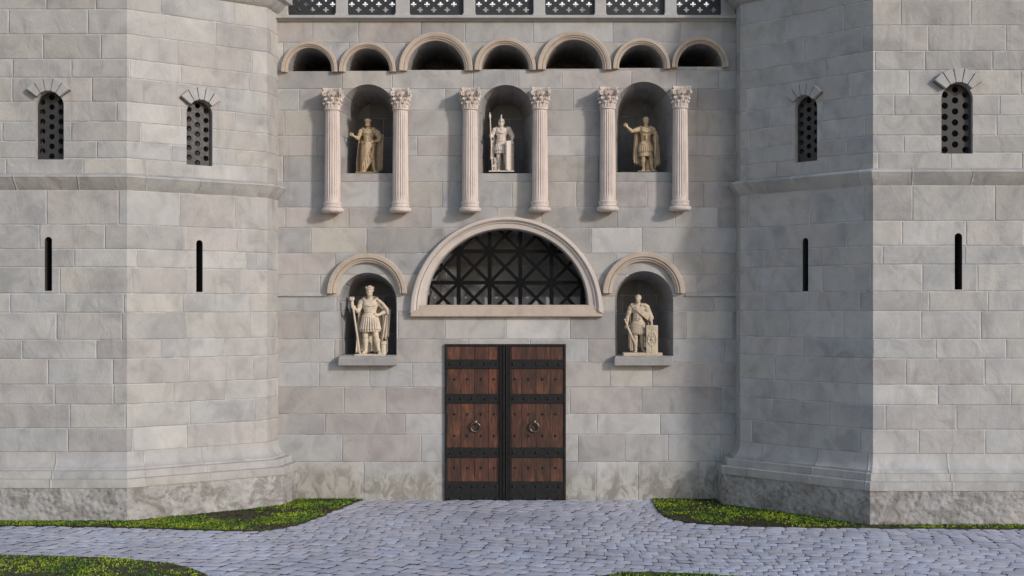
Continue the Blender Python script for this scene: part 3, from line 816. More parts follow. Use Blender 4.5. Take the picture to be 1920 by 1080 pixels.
# =====================================================================  ground, path, grass
mb = MB(); mb.face([(-250, -250, -.06), (250, -250, -.06), (250, 250, -.06), (-250, 250, -.06)])
tag(mb.build('ground', M['soil']), 'dark soil ground under the paving and grass', None, None, 'structure')
polys = {
 'UL': [(684, 934.5), (650, 948), (620, 960), (590, 973), (560, 983), (530, 990), (495, 994), (430, 995), (350, 992.5), (250, 989.5), (120, 986.5), (0, 985.5), (-260, 983)],
 'UR': [(1222, 934.5), (1226, 945), (1233, 957), (1245, 967), (1265, 974.5), (1295, 980), (1330, 983), (1400, 986), (1480, 988), (1560, 989), (1650, 989.5), (1780, 991), (1920, 992), (2250, 995)],
 'BL': [(-500, 1034), (0, 1041), (100, 1043), (200, 1046.5), (270, 1051.5), (320, 1057.5), (360, 1067), (385, 1077), (400, 1088), (405, 1110), (390, 1180), (-500, 1180)],
 'BR': [(1090, 1094), (1115, 1083), (1140, 1077), (1170, 1073.5), (1210, 1072.5), (1260, 1074), (1330, 1078.5), (1420, 1085), (1520, 1095), (1520, 1180), (1090, 1180)]}
gp = {k: [GP(*p) for p in v] for k, v in polys.items()}
gp['UL'] += [(-15, .0), (X(640), .0)]; gp['UR'] += [(15, .0), (X(1300), .0)]
def smooth_closed(pl, n=1):
    return pl
rg = random.Random(3)
def hash2(i, j, k): return random.Random(i*73856093 ^ j*19349663 ^ k*83492791).random()
# cobbles: one mesh of slightly domed, uneven stones
mb = MB(); rot = R(-14); cr, sr = math.cos(rot), math.sin(rot)
sw, sd = .36, .30
from mathutils import noise as MN
def warp(u, v):
    n1 = MN.noise(Vector((u*.22, v*.22, 3.1))); n2 = MN.noise(Vector((u*.22, v*.22, 9.7)))
    u2, v2 = u + n1*.9, v + n2*.9
    return (u2*cr - v2*sr, u2*sr + v2*cr)
cells = []
for j in range(-78, 40):
    off = hash2(0, j, 5)*sw
    for i in range(-78, 78):
        u0 = i*sw + off + (hash2(i, j, 1)-.5)*.10; u1 = (i+1)*sw + off + (hash2(i+1, j, 1)-.5)*.10
        v0, v1 = j*sd, (j+1)*sd
        g = .0025
        c4 = [(u0+g, v0+g), (u1-g, v0+g), (u1-g, v1-g), (u0+g, v1-g)]
        cx_, cy_ = warp((u0+u1)/2, (v0+v1)/2)
        if not (-13.5 < cx_ < 13.5 and -14 < cy_ < .25): continue
        ws = [warp(*c) for c in c4]
        if any(all(pin(w, q) for w in ws) for q in gp.values()): continue
        h0 = (hash2(i, j, 2)-.5)*.005; tx, ty = (hash2(i, j, 3)-.5)*.03, (hash2(i, j, 4)-.5)*.03
        k = .88 + .22*hash2(i, j, 6); hu = hash2(i, j, 7)
        tn = (k*(.96+.08*hu), k, k*(1.06-.10*hu))
        NN = 6; rows = []
        for a in range(NN):
            row = []
            for b in range(NN):
                s, t = a/(NN-1), b/(NN-1); ss, tt = 2*s-1, 2*t-1
                # round the corners
                q = 1 - .07*(abs(ss)**3)*(abs(tt)**3)
                uu = (u0+u1)/2 + (u1-u0-2*g)/2*ss*q; vv = (v0+v1)/2 + (v1-v0-2*g)/2*tt*q
                uu += .012*MN.noise(Vector((uu*9, vv*9, 1))); vv += .012*MN.noise(Vector((uu*9, vv*9, 5)))
                x, y = warp(uu, vv)
                e = max(abs(ss), abs(tt)); dome = .004*(1-e**4) - (.010 if e > .99 else 0)
                z = -.012 + h0 + tx*ss*.18 + ty*tt*.15 + dome + .010*MN.noise(Vector((x*5, y*5, i*.7)))
                row.append((x, y, z))
            rows.append(row)
        mb.grid(rows, tone=tn)
tag(mb.build('path', M['cobble'], smooth=70), 'blue grey cobbled path leading to the double door', None, None, 'structure')

def turf(key, label, dens, lush):
    pl = gp[key]; xs = [p[0] for p in pl]; ys = [p[1] for p in pl]; mb = MB()
    rr = random.Random(hash(key) % 1000 if False else sum(map(ord, key)))
    vs = [Vector(p) for p in pl]; es = [(i, (i+1) % len(pl)) for i in range(len(pl))]
    x0, x1, y0, y1 = max(min(xs), -13), min(max(xs), 13), max(min(ys), -12), max(ys)
    for _ in range(900):
        p = (rr.uniform(x0, x1), rr.uniform(y0, y1))
        if pin(p, pl): vs.append(Vector(p))
    ov, oe, of, *_ = MG.delaunay_2d_cdt(vs, es, [], 0, 1e-4)
    def hz_(p):
        return .008 + .02*max(0, MN.noise(Vector((p[0]*1.1, p[1]*1.1, 2)))) + .012*MN.noise(Vector((p[0]*5, p[1]*5, 4)))
    b = len(mb.v); mb.v += [(p.x, p.y, hz_(p)) for p in ov]
    for f in of:
        c = (sum(ov[i].x for i in f)/3, sum(ov[i].y for i in f)/3)
        if pin(c, pl): mb.f.append(tuple(b+i for i in f)); mb.ed.append([(9,)*4]*3); mb.tn.append((.035, .034, .014) if True else 0)
    for i in range(len(pl)):
        p, q = pl[i-1], pl[i]
        mb.face([(*p, hz_(p)), (*q, hz_(q)), (*q, -.05), (*p, -.05)], None, (.03, .026, .015))
    n = int(dens); k = 0; tries = 0
    while k < n and tries < n*12:
        tries += 1
        x, y = rr.uniform(x0, x1), rr.uniform(y0, y1)
        if not pin((x, y), pl): continue
        d = MN.noise(Vector((x*.75, y*.75, 11))) + .55*MN.noise(Vector((x*2.6, y*2.6, 7))) + lush
        bare = d < rr.uniform(-.20, .40)
        if bare and rr.random() < .45: continue
        k += 1
        yel = max(0, min(1, .45 + .9*MN.noise(Vector((x*1.5, y*1.5, 21))) + rr.uniform(-.25, .25)))
        c0, c1 = (.075, .185, .016), (.33, .41, .024)
        m_ = rr.uniform(.55, 1.25); tn = tuple((a + (b_-a)*yel)*m_ for a, b_ in zip(c0, c1))
        if rr.random() < .18: tn = (.06*m_, .05*m_, .02*m_)
        if bare: tn = (.050*m_, .042*m_, .020*m_) if rr.random() < .7 else tuple(.4*c for c in tn)
        for q in range(3):
            a = rr.uniform(0, 6.28); L = rr.uniform(.018, .052)*(.55 if bare else 1); lean = rr.uniform(.25, 1.0); w = rr.uniform(.006, .012)
            bx, by = x + rr.uniform(-.03, .03), y + rr.uniform(-.03, .03)
            if not pin((bx, by), pl): continue
            z0 = hz_((bx, by)) - .004; dx, dy = math.cos(a), math.sin(a); px, py = -dy*w, dx*w
            m1 = (bx + dx*L*lean*.45, by + dy*L*lean*.45, z0 + L*.6); tip = (bx + dx*L*lean, by + dy*L*lean, z0 + L*(.95-.45*lean))
            mb.face([(bx-px, by-py, z0), (bx+px, by+py, z0), (m1[0]+px, m1[1]+py, m1[2]), (m1[0]-px, m1[1]-py, m1[2])], None, tn)
            mb.face([(m1[0]-px, m1[1]-py, m1[2]), (m1[0]+px, m1[1]+py, m1[2]), tip], None, tuple(c*1.15 for c in tn))
    return tag(mb.build('grass', M['grass']), label, None, None, 'stuff')
turf('UL', 'mossy grass bed at the foot of the left tower', 15000, .10)
turf('UR', 'mossy grass bed with bare soil at the foot of the right tower', 13000, .12)
turf('BL', 'grass corner across the path from the left tower', 9000, .35)
turf('BR', 'sliver of grass on the near side of the path', 3500, .35)
# =====================================================================  statues: implicit bodies turned into one surface each
def surface_nets(vol, org, h):
    s = vol < 0; n = np.array(vol.shape) - 1
    cor = [(i, j, k) for i in (0, 1) for j in (0, 1) for k in (0, 1)]
    sl = lambda a, c: a[c[0]:c[0]+n[0], c[1]:c[1]+n[1], c[2]:c[2]+n[2]]
    cnt = sum(sl(s, c).astype(np.int8) for c in cor); act = (cnt > 0) & (cnt < 8)
    idx = -np.ones(act.shape, np.int64); idx[act] = np.arange(act.sum())
    cell = np.argwhere(act); P_ = np.zeros((len(cell), 3)); K = np.zeros(len(cell))
    val = {c: sl(vol, c)[act] for c in cor}
    for a in cor:
        for b in cor:
            if sum(b) - sum(a) == 1 and all(y >= x for x, y in zip(a, b)):
                va, vb = val[a], val[b]; m = (va < 0) != (vb < 0)
                t = va[m]/(va[m]-vb[m]); P_[m] += np.array(a) + t[:, None]*(np.array(b)-np.array(a)); K[m] += 1
    V = (cell + P_/K[:, None])*h + org; faces = []
    for ax in range(3):
        o1, o2 = (ax+1) % 3, (ax+2) % 3
        lo = [slice(1, -1)]*3; lo[ax] = slice(0, -1); hi = list(lo); hi[ax] = slice(1, None)
        a, b = s[tuple(lo)], s[tuple(hi)]; m = a != b
        base = np.argwhere(m) + np.array([0 if q == ax else 1 for q in range(3)])
        e1 = np.eye(3, dtype=int)[o1]; e2 = np.eye(3, dtype=int)[o2]
        g = lambda c: idx[c[:, 0], c[:, 1], c[:, 2]]
        q = np.stack([g(base-e1-e2), g(base-e2), g(base), g(base-e1)], 1)
        fl = ~a[m]; q[fl] = q[fl][:, ::-1]; faces.append(q[(q >= 0).all(1)])
    return V, np.concatenate(faces)
class SDF:
    def __init__(s, lo, hi, h=.0058):
        s.h = h; s.lo = np.array(lo, float); n = np.ceil((np.array(hi)-s.lo)/h).astype(int) + 1
        s.ax = [s.lo[i] + h*np.arange(n[i]) for i in range(3)]; s.d = np.full(n, 1.0)
    def _put(s, lo, hi, fn, k=0, sub=False):
        m = k + .03; r = []
        for i in range(3):
            a = max(0, int((lo[i]-m-s.lo[i])/s.h)); b = min(len(s.ax[i]), int((hi[i]+m-s.lo[i])/s.h)+2); r.append(slice(a, max(a, b)))
        X_, Y_, Z_ = np.meshgrid(*[s.ax[i][r[i]] for i in range(3)], indexing='ij')
        if X_.size == 0: return
        d = fn(X_, Y_, Z_); o = s.d[tuple(r)]
        if sub: s.d[tuple(r)] = np.maximum(o, -d)
        elif k > 0:
            hh = np.clip(.5 + .5*(o-d)/k, 0, 1); s.d[tuple(r)] = o*(1-hh) + d*hh - k*hh*(1-hh)
        else: s.d[tuple(r)] = np.minimum(o, d)
    def cap(s, a, b, ra, rb, k=.012, sub=False):
        a, b = np.array(a, float), np.array(b, float); ba = b-a; L = max(ba@ba, 1e-9); R_ = max(ra, rb)
        def f(x, y, z):
            px, py, pz = x-a[0], y-a[1], z-a[2]; t = np.clip((px*ba[0]+py*ba[1]+pz*ba[2])/L, 0, 1)
            return np.sqrt((px-t*ba[0])**2 + (py-t*ba[1])**2 + (pz-t*ba[2])**2) - (ra + (rb-ra)*t)
        s._put(np.minimum(a, b)-R_, np.maximum(a, b)+R_, f, k, sub)
    def ell(s, c, r, k=.012, rot=0, sub=False):
        c, r = np.array(c, float), np.array(r, float); cr_, sr_ = math.cos(rot), math.sin(rot); m = r.max()
        def f(x, y, z):
            px, py, pz = x-c[0], y-c[1], z-c[2]; px, pz = px*cr_+pz*sr_, -px*sr_+pz*cr_
            k0 = np.sqrt((px/r[0])**2+(py/r[1])**2+(pz/r[2])**2); k1 = np.sqrt((px/r[0]**2)**2+(py/r[1]**2)**2+(pz/r[2]**2)**2)+1e-9
            return k0*(k0-1)/k1
        s._put(c-m, c+m, f, k, sub)
    def path(s, pts, r, k=.006):
        rr = r if isinstance(r, (list, tuple)) else [r]*len(pts)
        for i in range(len(pts)-1): s.cap(pts[i], pts[i+1], rr[i], rr[i+1], k)
    def boxr(s, c, hs, rd=.004, k=0, rot=0, rotx=0):
        c, hs = np.array(c, float), np.array(hs, float); cr_, sr_ = math.cos(rot), math.sin(rot); m = np.linalg.norm(hs)
        def f(x, y, z):
            px, py, pz = x-c[0], y-c[1], z-c[2]; px, pz = px*cr_+pz*sr_, -px*sr_+pz*cr_
            qx, qy, qz = np.abs(px)-hs[0]+rd, np.abs(py)-hs[1]+rd, np.abs(pz)-hs[2]+rd
            return np.sqrt(np.maximum(qx, 0)**2+np.maximum(qy, 0)**2+np.maximum(qz, 0)**2) + np.minimum(np.maximum(qx, np.maximum(qy, qz)), 0) - rd
        s._put(c-m, c+m, f, k)
    def skirt(s, z1, z0, r1, r0, n, amp, cx=0, cy=0, k=0, twist=0, scal=.006, slant=0, th=None):
        def f(x, y, z):
            zz0 = z0 + slant*(x-cx); t = np.clip((z1-z)/np.maximum(z1-zz0, .02), 0, 1); rx, ry = r1[0]+(r0[0]-r1[0])*t, r1[1]+(r0[1]-r1[1])*t
            a = np.arctan2((y-cy)/ry, (x-cx)/rx); w = np.abs(np.cos(n*a/2 + twist*z))
            rho = np.sqrt(((x-cx)/rx)**2+((y-cy)/ry)**2); d = (rho-1-amp*(.25+.75*t)*(w*2-1.3))*np.minimum(rx, ry)*.8
            if th: d = np.maximum(d, -(d+th))
            return np.maximum(d, np.maximum(z-z1, zz0 - scal*(w-.5) - z))
        R_ = max(r1[0], r0[0], r1[1], r0[1])*1.15
        s._put((cx-R_, cy-R_, min(z0, z0-abs(slant)*R_)), (cx+R_, cy+R_, z1), f, k)
    def build(s, name, mat, parent, extra=None):
        V, Fc = surface_nets(s.d, s.lo, s.h)
        me = bpy.data.meshes.new(name); v = [tuple(p) for p in V]; f = [tuple(int(i) for i in q) for q in Fc]
        if extra:
            b = len(v); v += [tuple(p) for p in extra.v]; f += [tuple(b+i for i in q) for q in extra.f]
        me.from_pydata(v, [], f); me.polygons.foreach_set('use_smooth', [True]*len(f)); me.materials.append(mat); me.update()
        o = bpy.data.objects.new(name, me); COL.objects.link(o); o.parent = parent
        return o
def lerp3(a, b, t): return tuple(x + (y-x)*t for x, y in zip(a, b))
def hand(s, w, d, side, curl=.5, spread=.25, sc_=1.0):
    """palm with four bent fingers and a thumb; d points along the hand, side points to the thumb"""
    w, d, side = Vector(w), Vector(d).normalized(), Vector(side); side = (side - d*side.dot(d)).normalized(); nr = d.cross(side)
    p = w + d*.028*sc_
    s.cap(w, w + d*.022*sc_, .015*sc_, .0185*sc_, .008); s.cap(p - side*.008*sc_, p + side*.010*sc_, .0155*sc_, .0155*sc_, .008)
    for i, L in enumerate((.050, .056, .052, .040)):
        b = w + d*.044*sc_ + side*(.0195 - .013*i)*sc_; dd = (d + side*(spread*(1.5-i)/3)).normalized()
        m = b + (dd*math.cos(curl*.8) + nr*math.sin(curl*.8))*L*.5*sc_
        e = m + (dd*math.cos(curl*2.0) + nr*math.sin(curl*2.0))*L*.5*sc_
        s.cap(b, m, .0080*sc_, .0074*sc_, .003); s.cap(m, e, .0074*sc_, .0062*sc_, .003)
    t0 = w + d*.012*sc_ + side*.014*sc_; t1 = t0 + (side*.75 + d*.65 + nr*.25*curl).normalized()*.026*sc_; t2 = t1 + (d*.9 + side*.25 + nr*.5*curl).normalized()*.022*sc_
    s.cap(t0, t1, .0105*sc_, .0085*sc_, .005); s.cap(t1, t2, .0085*sc_, .007*sc_, .003)
def arm(s, sh, el, wr, k=.02):
    s.ell(sh, (.044, .044, .046), .03); s.cap(sh, el, .039, .030, k); s.ell(lerp3(sh, el, .45), (.040, .040, .040), .02)
    m = lerp3(el, wr, .28); s.cap(el, m, .030, .032, .012); s.cap(m, wr, .032, .0195, .012)
def leg(s, hip, kn, an, toe, k=.02):
    s.cap(hip, kn, .062, .041, k); s.ell((kn[0], kn[1]-.012, kn[2]), (.030, .026, .034), .015)
    m = lerp3(kn, an, .33); m = (m[0], m[1]+.012, m[2]); s.cap(kn, m, .038, .043, .015); s.cap(m, an, .043, .025, .015)
    heel = (an[0], an[1]+.020, .020); ball = lerp3(an, toe, .75); ball = (ball[0], ball[1], .019)
    s.cap(an, heel, .024, .021, .012); s.cap(an, ball, .023, .020, .015); s.cap(heel, ball, .018, .021, .01)
    px = (toe[1]-an[1])*.22; py = -(toe[0]-an[0])*.22
    for q in (-1, -.45, .1, .6, 1):
        b = (ball[0]+px*q*.9, ball[1]+py*q*.9, .013); e = lerp3(b, (b[0]+toe[0]-an[0], b[1]+toe[1]-an[1], .010), .30)
        s.cap(b, e, .0115, .0085, .006)
def head(s, c, yaw=0, beard=0, hair='curly', hrnd=None):
    """c: centre of the skull; yaw turns the face (positive to picture right)"""
    cy_, sy_ = math.cos(yaw), math.sin(yaw)
    def L(x, y, z): return (c[0] + x*cy_ - y*sy_*1.0, c[1] + x*sy_ + y*cy_, c[2] + z)
    s.ell(L(0, .006, .012), (.046, .054, .052), .012); s.ell(L(0, -.010, -.022), (.037, .042, .048), .015)
    s.ell(L(0, -.030, -.052), (.020, .018, .016), .014)                                # chin
    s.cap(L(0, -.050, .004), L(0, -.063, -.016), .006, .0095, .006)                    # nose
    s.ell(L(0, -.047, .014), (.034, .010, .007), .006)                                 # brow
    for q in (-1, 1):
        s.ell(L(q*.017, -.053, .001), (.0095, .008, .006), 0, sub=True); s.ell(L(q*.017, -.0435, .000), (.0085, .007, .006), .001)
        s.ell(L(q*.025, -.036, -.016), (.013, .012, .012), .01); s.ell(L(q*.046, .006, -.004), (.007, .013, .018), .004)
    s.cap(L(-.012, -.052, -.034), L(.012, -.052, -.034), .0055, .0055, .004); s.cap(L(-.012, -.0595, -.0315), L(.012, -.0595, -.0315), .0022, .0022, 0, sub=True)
    r_ = hrnd or random.Random(4)
    if beard:
        for i in range(34):
            a = r_.uniform(-1.25, 1.25); z = -.030 - .034*r_.random(); rr_ = .044 - .10*max(0, -z-.045)
            s.ell(L(rr_*math.sin(a), -.008 - rr_*math.cos(a), z - .004), (.0085, .0085, .010), .004)
        for q in (-1, 1): s.cap(L(0, -.058, -.024), L(q*.018, -.050, -.033), .005, .004, .003)
    if hair:
        n = 120 if hair == 'curly' else 90
        for i in range(n):
            u = (i+.5)/n; ph = math.acos(1-1.35*u); th = i*2.39996
            x, y, z = math.sin(ph)*math.cos(th), math.sin(ph)*math.sin(th), math.cos(ph)
            p = (x*.047, .008+y*.055, .014+z*.054)
            if p[1] < -.030 and p[2] < .030: continue
            if z < -.1 and p[1] < .0: continue
            rr_ = .012 if hair == 'curly' else .0085
            s.ell(L(*p), (rr_*r_.uniform(.8, 1.2),)*3, .0035)
    return L
def torso(s, belly=.0, cx=0, ch=.72, muscle=True, lean=0):
    s.ell((cx+lean, 0, ch), (.112, .070, .100), .03); s.ell((cx+lean*.5, 0, .610), (.090, .062, .095), .035); s.ell((cx, .004, .525), (.096, .068, .062), .03)
    s.cap((cx+lean, .008, .80), (cx+lean, .0, .875), .036, .032, .02); s.cap((cx+lean-.11, .008, ch+.058), (cx+lean+.11, .008, ch+.058), .036, .036, .03)
    if muscle:
        for q in (-1, 1):
            s.ell((cx+lean+q*.046, -.056, ch+.018), (.045, .024, .033), .012)
            for z in (.655, .625, .592): s.ell((cx+lean*.7+q*.021, -.058, z), (.018, .010, .013), .006)
        s.ell((cx, -.064, .568), (.030, .008, .018), .006)
def sheet(mb, fn, ns, nt_, th=.010):
    """cloth: fn(s, t) gives a point; both faces and the rim are built"""
    A = [[Vector(fn(i/ns, j/nt_)) for i in range(ns+1)] for j in range(nt_+1)]
    B = []
    for j in range(nt_+1):
        row = []
        for i in range(ns+1):
            du = A[j][min(i+1, ns)] - A[j][max(i-1, 0)]; dv = A[min(j+1, nt_)][i] - A[max(j-1, 0)][i]
            nn_ = du.cross(dv); nn_ = nn_.normalized() if nn_.length > 1e-9 else Vector((0, 1, 0)); row.append(A[j][i] + nn_*th)
        B.append(row)
    mb.grid(A); mb.grid([r_[::-1] for r_ in B])
    mb.grid([A[0], B[0]]); mb.grid([A[-1], B[-1]]); mb.grid([[r_[0] for r_ in A], [r_[0] for r_ in B]]); mb.grid([[r_[-1] for r_ in A], [r_[-1] for r_ in B]])
def back_cape(mb, xl, xr, zt, zl, zr, fold=7, cx=0, top=.125, ph=0., ydep=.085):
    """cape from the shoulders to (near) the ground behind the legs; xl, xr: reach of its lower edge, zl, zr: hem heights"""
    def f(s_, t):
        u = 2*s_ - 1; zb = zl + (zr-zl)*s_; w = (-xl if u < 0 else xr); half = top + (w-top)*min(1, t*1.25)**.8
        fd = math.sin(u*fold*1.9 + ph + .8*math.sin(t*3)) ; fd2 = math.sin(u*fold*3.7 + 2*ph)
        a = u*1.45; am = .018*min(1, t*1.6) 
        x = cx*(1-t) + math.sin(a)/math.sin(1.45)*half + am*.5*fd2
        y = .045 + ydep*math.cos(a)*(1 - .25*t) - .03*abs(u)**3 + am*fd + .4*am*fd2
        z = zt - .03*(1-abs(u))*0 - (zt-zb)*t + .012*fd2*t
        return (x, y, z)
    sheet(mb, f, 72, 26)
def drape(mb, top, bot, wtop, wbot, n=4, amp=.014, ph=0, ext=0.02):
    """hanging cloth between two points (over an arm)"""
    top, bot = Vector(top), Vector(bot)
    def f(s_, t):
        u = 2*s_-1; c = top.lerp(bot, t); w = wtop + (wbot-wtop)*t
        fd = math.sin(u*n*1.7 + ph + t*1.2)
        return (c.x + u*w, c.y + amp*(.4+.6*t)*fd + ext*(u*u), c.z + .02*fd*t + .03*u*t*(1 if ph > 1 else -1))
    sheet(mb, f, 40, 18)
def collar(s, cx=0, z=.80, rx=.098, ry=.070, knot=None):
    for i in range(4):
        pts = [(cx + (rx+.008*math.sin(i*2))*math.cos(a), .010 + (ry+.006*i)*math.sin(a)*-1 if False else .010 - (ry+.004*i)*math.sin(a), z + .018 - i*.011 - .045*max(0, math.sin(a))**2*(1+.25*i) + .02*max(0, -math.sin(a))) for a in np.linspace(0, 2*math.pi, 25)]
        s.path(pts, .0125, .004)
    if knot: s.ell(knot, (.018, .014, .018), .006)
BOX = ((-.5, -.26, -.01), (.40, .24, 1.14))
def place_statue(name, px, py, y, H, label):
    r_ = empty(name, (X(px, y), y, Z(py, y)), label, 'statue', 'stone statues standing in the niches'); r_.scale = (H,)*3; return r_
def pteruges(s, z1, z0, rx1, rx0, ry1, ry0, n, cx=0, cy=0):
    """one row of hanging straps"""
    for i in range(n):
        a = 2*math.pi*(i+.5)/n; c_, s_ = math.cos(a), math.sin(a)
        s.cap((cx+rx1*c_, cy+ry1*s_, z1), (cx+rx0*c_, cy+ry0*s_, z0+.01), .0115, .0145, .003)
def lower_folds(s, n, rx, ry, z1, z0, cx=0): pass

# ---- statue in the lower left niche: crowned, leaning on a torch staff
st = place_statue('statue', 694, 664, .20, 1.60, 'cream crowned statue leaning on a tall torch-headed staff, in the niche left of the lunette')
m_ = M['statue_cream']
b = SDF(*BOX); torso(b, cx=0, ch=.715)
hL = head(b, (-.005, -.012, .935), -.10, 1, 'curly', random.Random(2)); b.cap((0, .0, .84), (-.005, -.005, .90), .034, .034, .015)
arm(b, (-.135, .01, .755), (-.175, -.03, .63), (-.205, -.13, .665)); hand(b, (-.205, -.13, .665), (-.05, -.55, .15), (.3, .1, 1), 1.15, .1)
arm(b, (.135, .01, .755), (.235, .03, .635), (.125, -.05, .575)); hand(b, (.125, -.05, .575), (-.8, -.35, -.15), (0, -.2, 1), .7, .15)
leg(b, (-.052, 0, .50), (-.068, -.02, .272), (-.066, .00, .05), (-.10, -.10, 0)); leg(b, (.056, 0, .50), (.088, -.045, .275), (.128, -.015, .05), (.155, -.115, 0))
b.build('figure', m_, st)
b = SDF(*BOX); b.skirt(.575, .335, (.103, .075), (.150, .118), 22, .07); b.skirt(.60, .555, (.105, .078), (.106, .080), 40, .02)
for q in range(13):
    a = math.pi*(q+.5)/13 + math.pi; b.ell((.112*math.cos(a), .086*math.sin(a), .556), (.014, .010, .020), .004)
pteruges(b, .56, .36, .108, .152, .082, .122, 24); b.build('skirt', m_, st)
b = SDF(*BOX); collar(b, 0, .805, .105, .072, (.085, -.045, .81)); mb = MB()
back_cape(mb, -.205, .25, .80, .03, .03, 6, 0, .135, .4); drape(mb, (.255, .015, .66), (.215, -.01, .24), .045, .062, 5, .016, 2)
b.path([(.12, -.05, .80), (.19, -.03, .74), (.25, -.015, .66), (.262, -.005, .60)], [.016, .022, .026, .02], .01); b.build('cape', m_, st, mb)
b = SDF(*BOX)
for k in range(11):
    a = k*2*math.pi/11; p = hL(.052*math.cos(a), .006+.060*math.sin(a), .034); q = hL(.059*math.cos(a), .006+.067*math.sin(a), .056); b.cap(p, q, .011, .007, .004)
b.path([hL(.051*math.cos(a), .006+.059*math.sin(a), .030) for a in np.linspace(0, 6.284, 25)], .010, .004); b.build('crown', m_, st)
b = SDF(*BOX); b.cap((-.245, -.185, .80), (-.135, -.12, .0), .0145, .0145, 0); b.ell((-.242, -.183, .74), (.026, .026, .05), .01); b.ell((-.246, -.186, .80), (.038, .032, .022), .008)
for q in range(6):
    a = q*math.pi/3; b.ell((-.247+.028*math.cos(a), -.187+.026*math.sin(a), .825), (.012, .012, .022), .005)
b.ell((-.238, -.18, .69), (.026, .024, .014), .006); b.build('staff', m_, st)
b = SDF(*BOX); b.skirt(.19, .0, (.040, .040), (.046, .044), 9, .05, .195, .03)
for z in (.185, .165, .15): b.path([(.195+.043*math.cos(a), .03+.042*math.sin(a), z) for a in np.linspace(0, 6.284, 17)], .008, .004)
b.build('stump', m_, st)
mb = MB(); mb.box(-.215, .235, -.17, .16, -.022, .004); mb.build('plinth_slab', m_, st, bevel=.004, org=(0, 0, 0))

# ---- statue in the lower right niche: short sword and standing shield
st = place_statue('statue', 1196.5, 661, .18, 1.36, 'tan bareheaded statue with lowered sword and one hand on an upright oblong shield')
m_ = M['statue_buff']
b = SDF(*BOX); torso(b, ch=.735)
head(b, (0, -.012, .935), -.45, 0, 'short', random.Random(6)); b.cap((0, 0, .84), (0, -.005, .90), .035, .034, .015)
arm(b, (-.132, .0, .77), (-.185, .0, .615), (-.200, -.045, .475)); hand(b, (-.200, -.045, .475), (-.02, -.25, -1), (.9, -.5, 0), 1.1, .1)
arm(b, (.135, .0, .775), (.205, -.02, .62), (.225, -.105, .50)); hand(b, (.225, -.105, .50), (.05, -.35, -.9), (-1, 0, 0), .35, .5)
leg(b, (-.050, 0, .50), (-.052, -.025, .275), (-.040, .00, .05), (-.055, -.105, 0)); leg(b, (.052, 0, .50), (.066, .01, .275), (.085, .035, .05), (.115, -.06, 0))
b.build('figure', m_, st)
b = SDF(*BOX); b.skirt(.50, .40, (.108, .080), (.118, .090), 20, .05); b.skirt(.48, .315, (.104, .080), (.125, .098), 22, .07); pteruges(b, .49, .335, .112, .127, .086, .100, 22)
b.path([(.112*math.cos(a), .084*math.sin(a), .505) for a in np.linspace(0, 6.284, 29)], .012, .004)
b.path([(.03*math.cos(a), -.082+.006*abs(math.cos(a)), .575+.022*math.sin(a)) for a in np.linspace(0, 6.284, 15)], .006, .003); b.build('skirt', m_, st)
b = SDF(*BOX)
for i in range(8):
    t = i/7; b.path([(-.125+.02*t, -.03-.02*t, .835-.05*t), (-.04+.02*t, -.078, .795-.075*t), (.06, -.078, .735-.085*t), (.15, -.05, .68-.10*t), (.215, -.015, .665-.125*t)], [.013, .014, .014, .014, .012], .005)
b.path([(.05, -.045, .82), (.12, -.03, .825), (.165, .0, .79)], [.02, .025, .03], .012); b.path([(-.12, -.02, .83), (-.10, .05, .84), (0, .07, .85), (.10, .05, .84), (.14, 0, .81)], .018, .01)
b.cap((.15, .0, .78), (.225, -.005, .60), .05, .045, .02); mb = MB(); back_cape(mb, -.13, .20, .80, .06, .12, 5, 0, .13, .9); drape(mb, (-.135, -.01, .36), (-.115, -.02, .03), .03, .04, 4, .016, 0)
b.build('cape', m_, st, mb)
b = SDF(*BOX); b.cap((-.235, -.115, .555), (-.205, -.10, .475), .011, .011, 0); b.ell((-.242, -.118, .572), (.018, .018, .018), .004); b.cap((-.235, -.10, .450), (-.165, -.125, .465), .010, .010, .003)
for q in np.linspace(0, 1, 12): 
    p = lerp3((-.198, -.112, .455), (-.05, -.15, .13), float(q)); b.ell(p, (.019, .009, .026) if q < .95 else (.010, .007, .02), .01)
b.build('sword', m_, st)
b = SDF(*BOX)
def shield_fn(x, y, z):
    yy = y + .145 - .22*(x-.225)**2*4; px, pz = np.abs(x-.225)-.102, np.abs(z-.238)-.238
    return np.maximum(np.abs(yy)-.010, np.maximum(px, pz))
b._put((.1, -.19, 0), (.35, -.06, .48), shield_fn)
ov = [(.225+.070*math.cos(a), -.162+.10*(.07*math.cos(a))**2*8, .235+.118*math.sin(a)) for a in np.linspace(0, 6.284, 33)]; b.path(ov, .006, .002)
for a in range(0, 180, 45):
    c_, s_ = math.cos(R(a)), math.sin(R(a)); b.cap((.225-.058*c_, -.160, .235-.10*s_), (.225+.058*c_, -.160, .235+.10*s_), .005, .005, .002)
b.cap((.225, -.158, .03), (.225, -.158, .44), .0045, .0045, .002); b.ell((.225, -.163, .235), (.022, .016, .022), .004)
for q in (-1, 1):
    b.cap((.225+q*.02, -.158, .40), (.225+q*.045, -.156, .43), .004, .004, .002); b.cap((.225+q*.02, -.158, .06), (.225+q*.045, -.156, .04), .004, .004, .002)
b.build('shield', m_, st)
mb = MB(); mb.box(-.27, .40, -.19, .17, -.050, .003); mb.build('plinth_slab', m_, st, bevel=.004, org=(0, 0, 0))

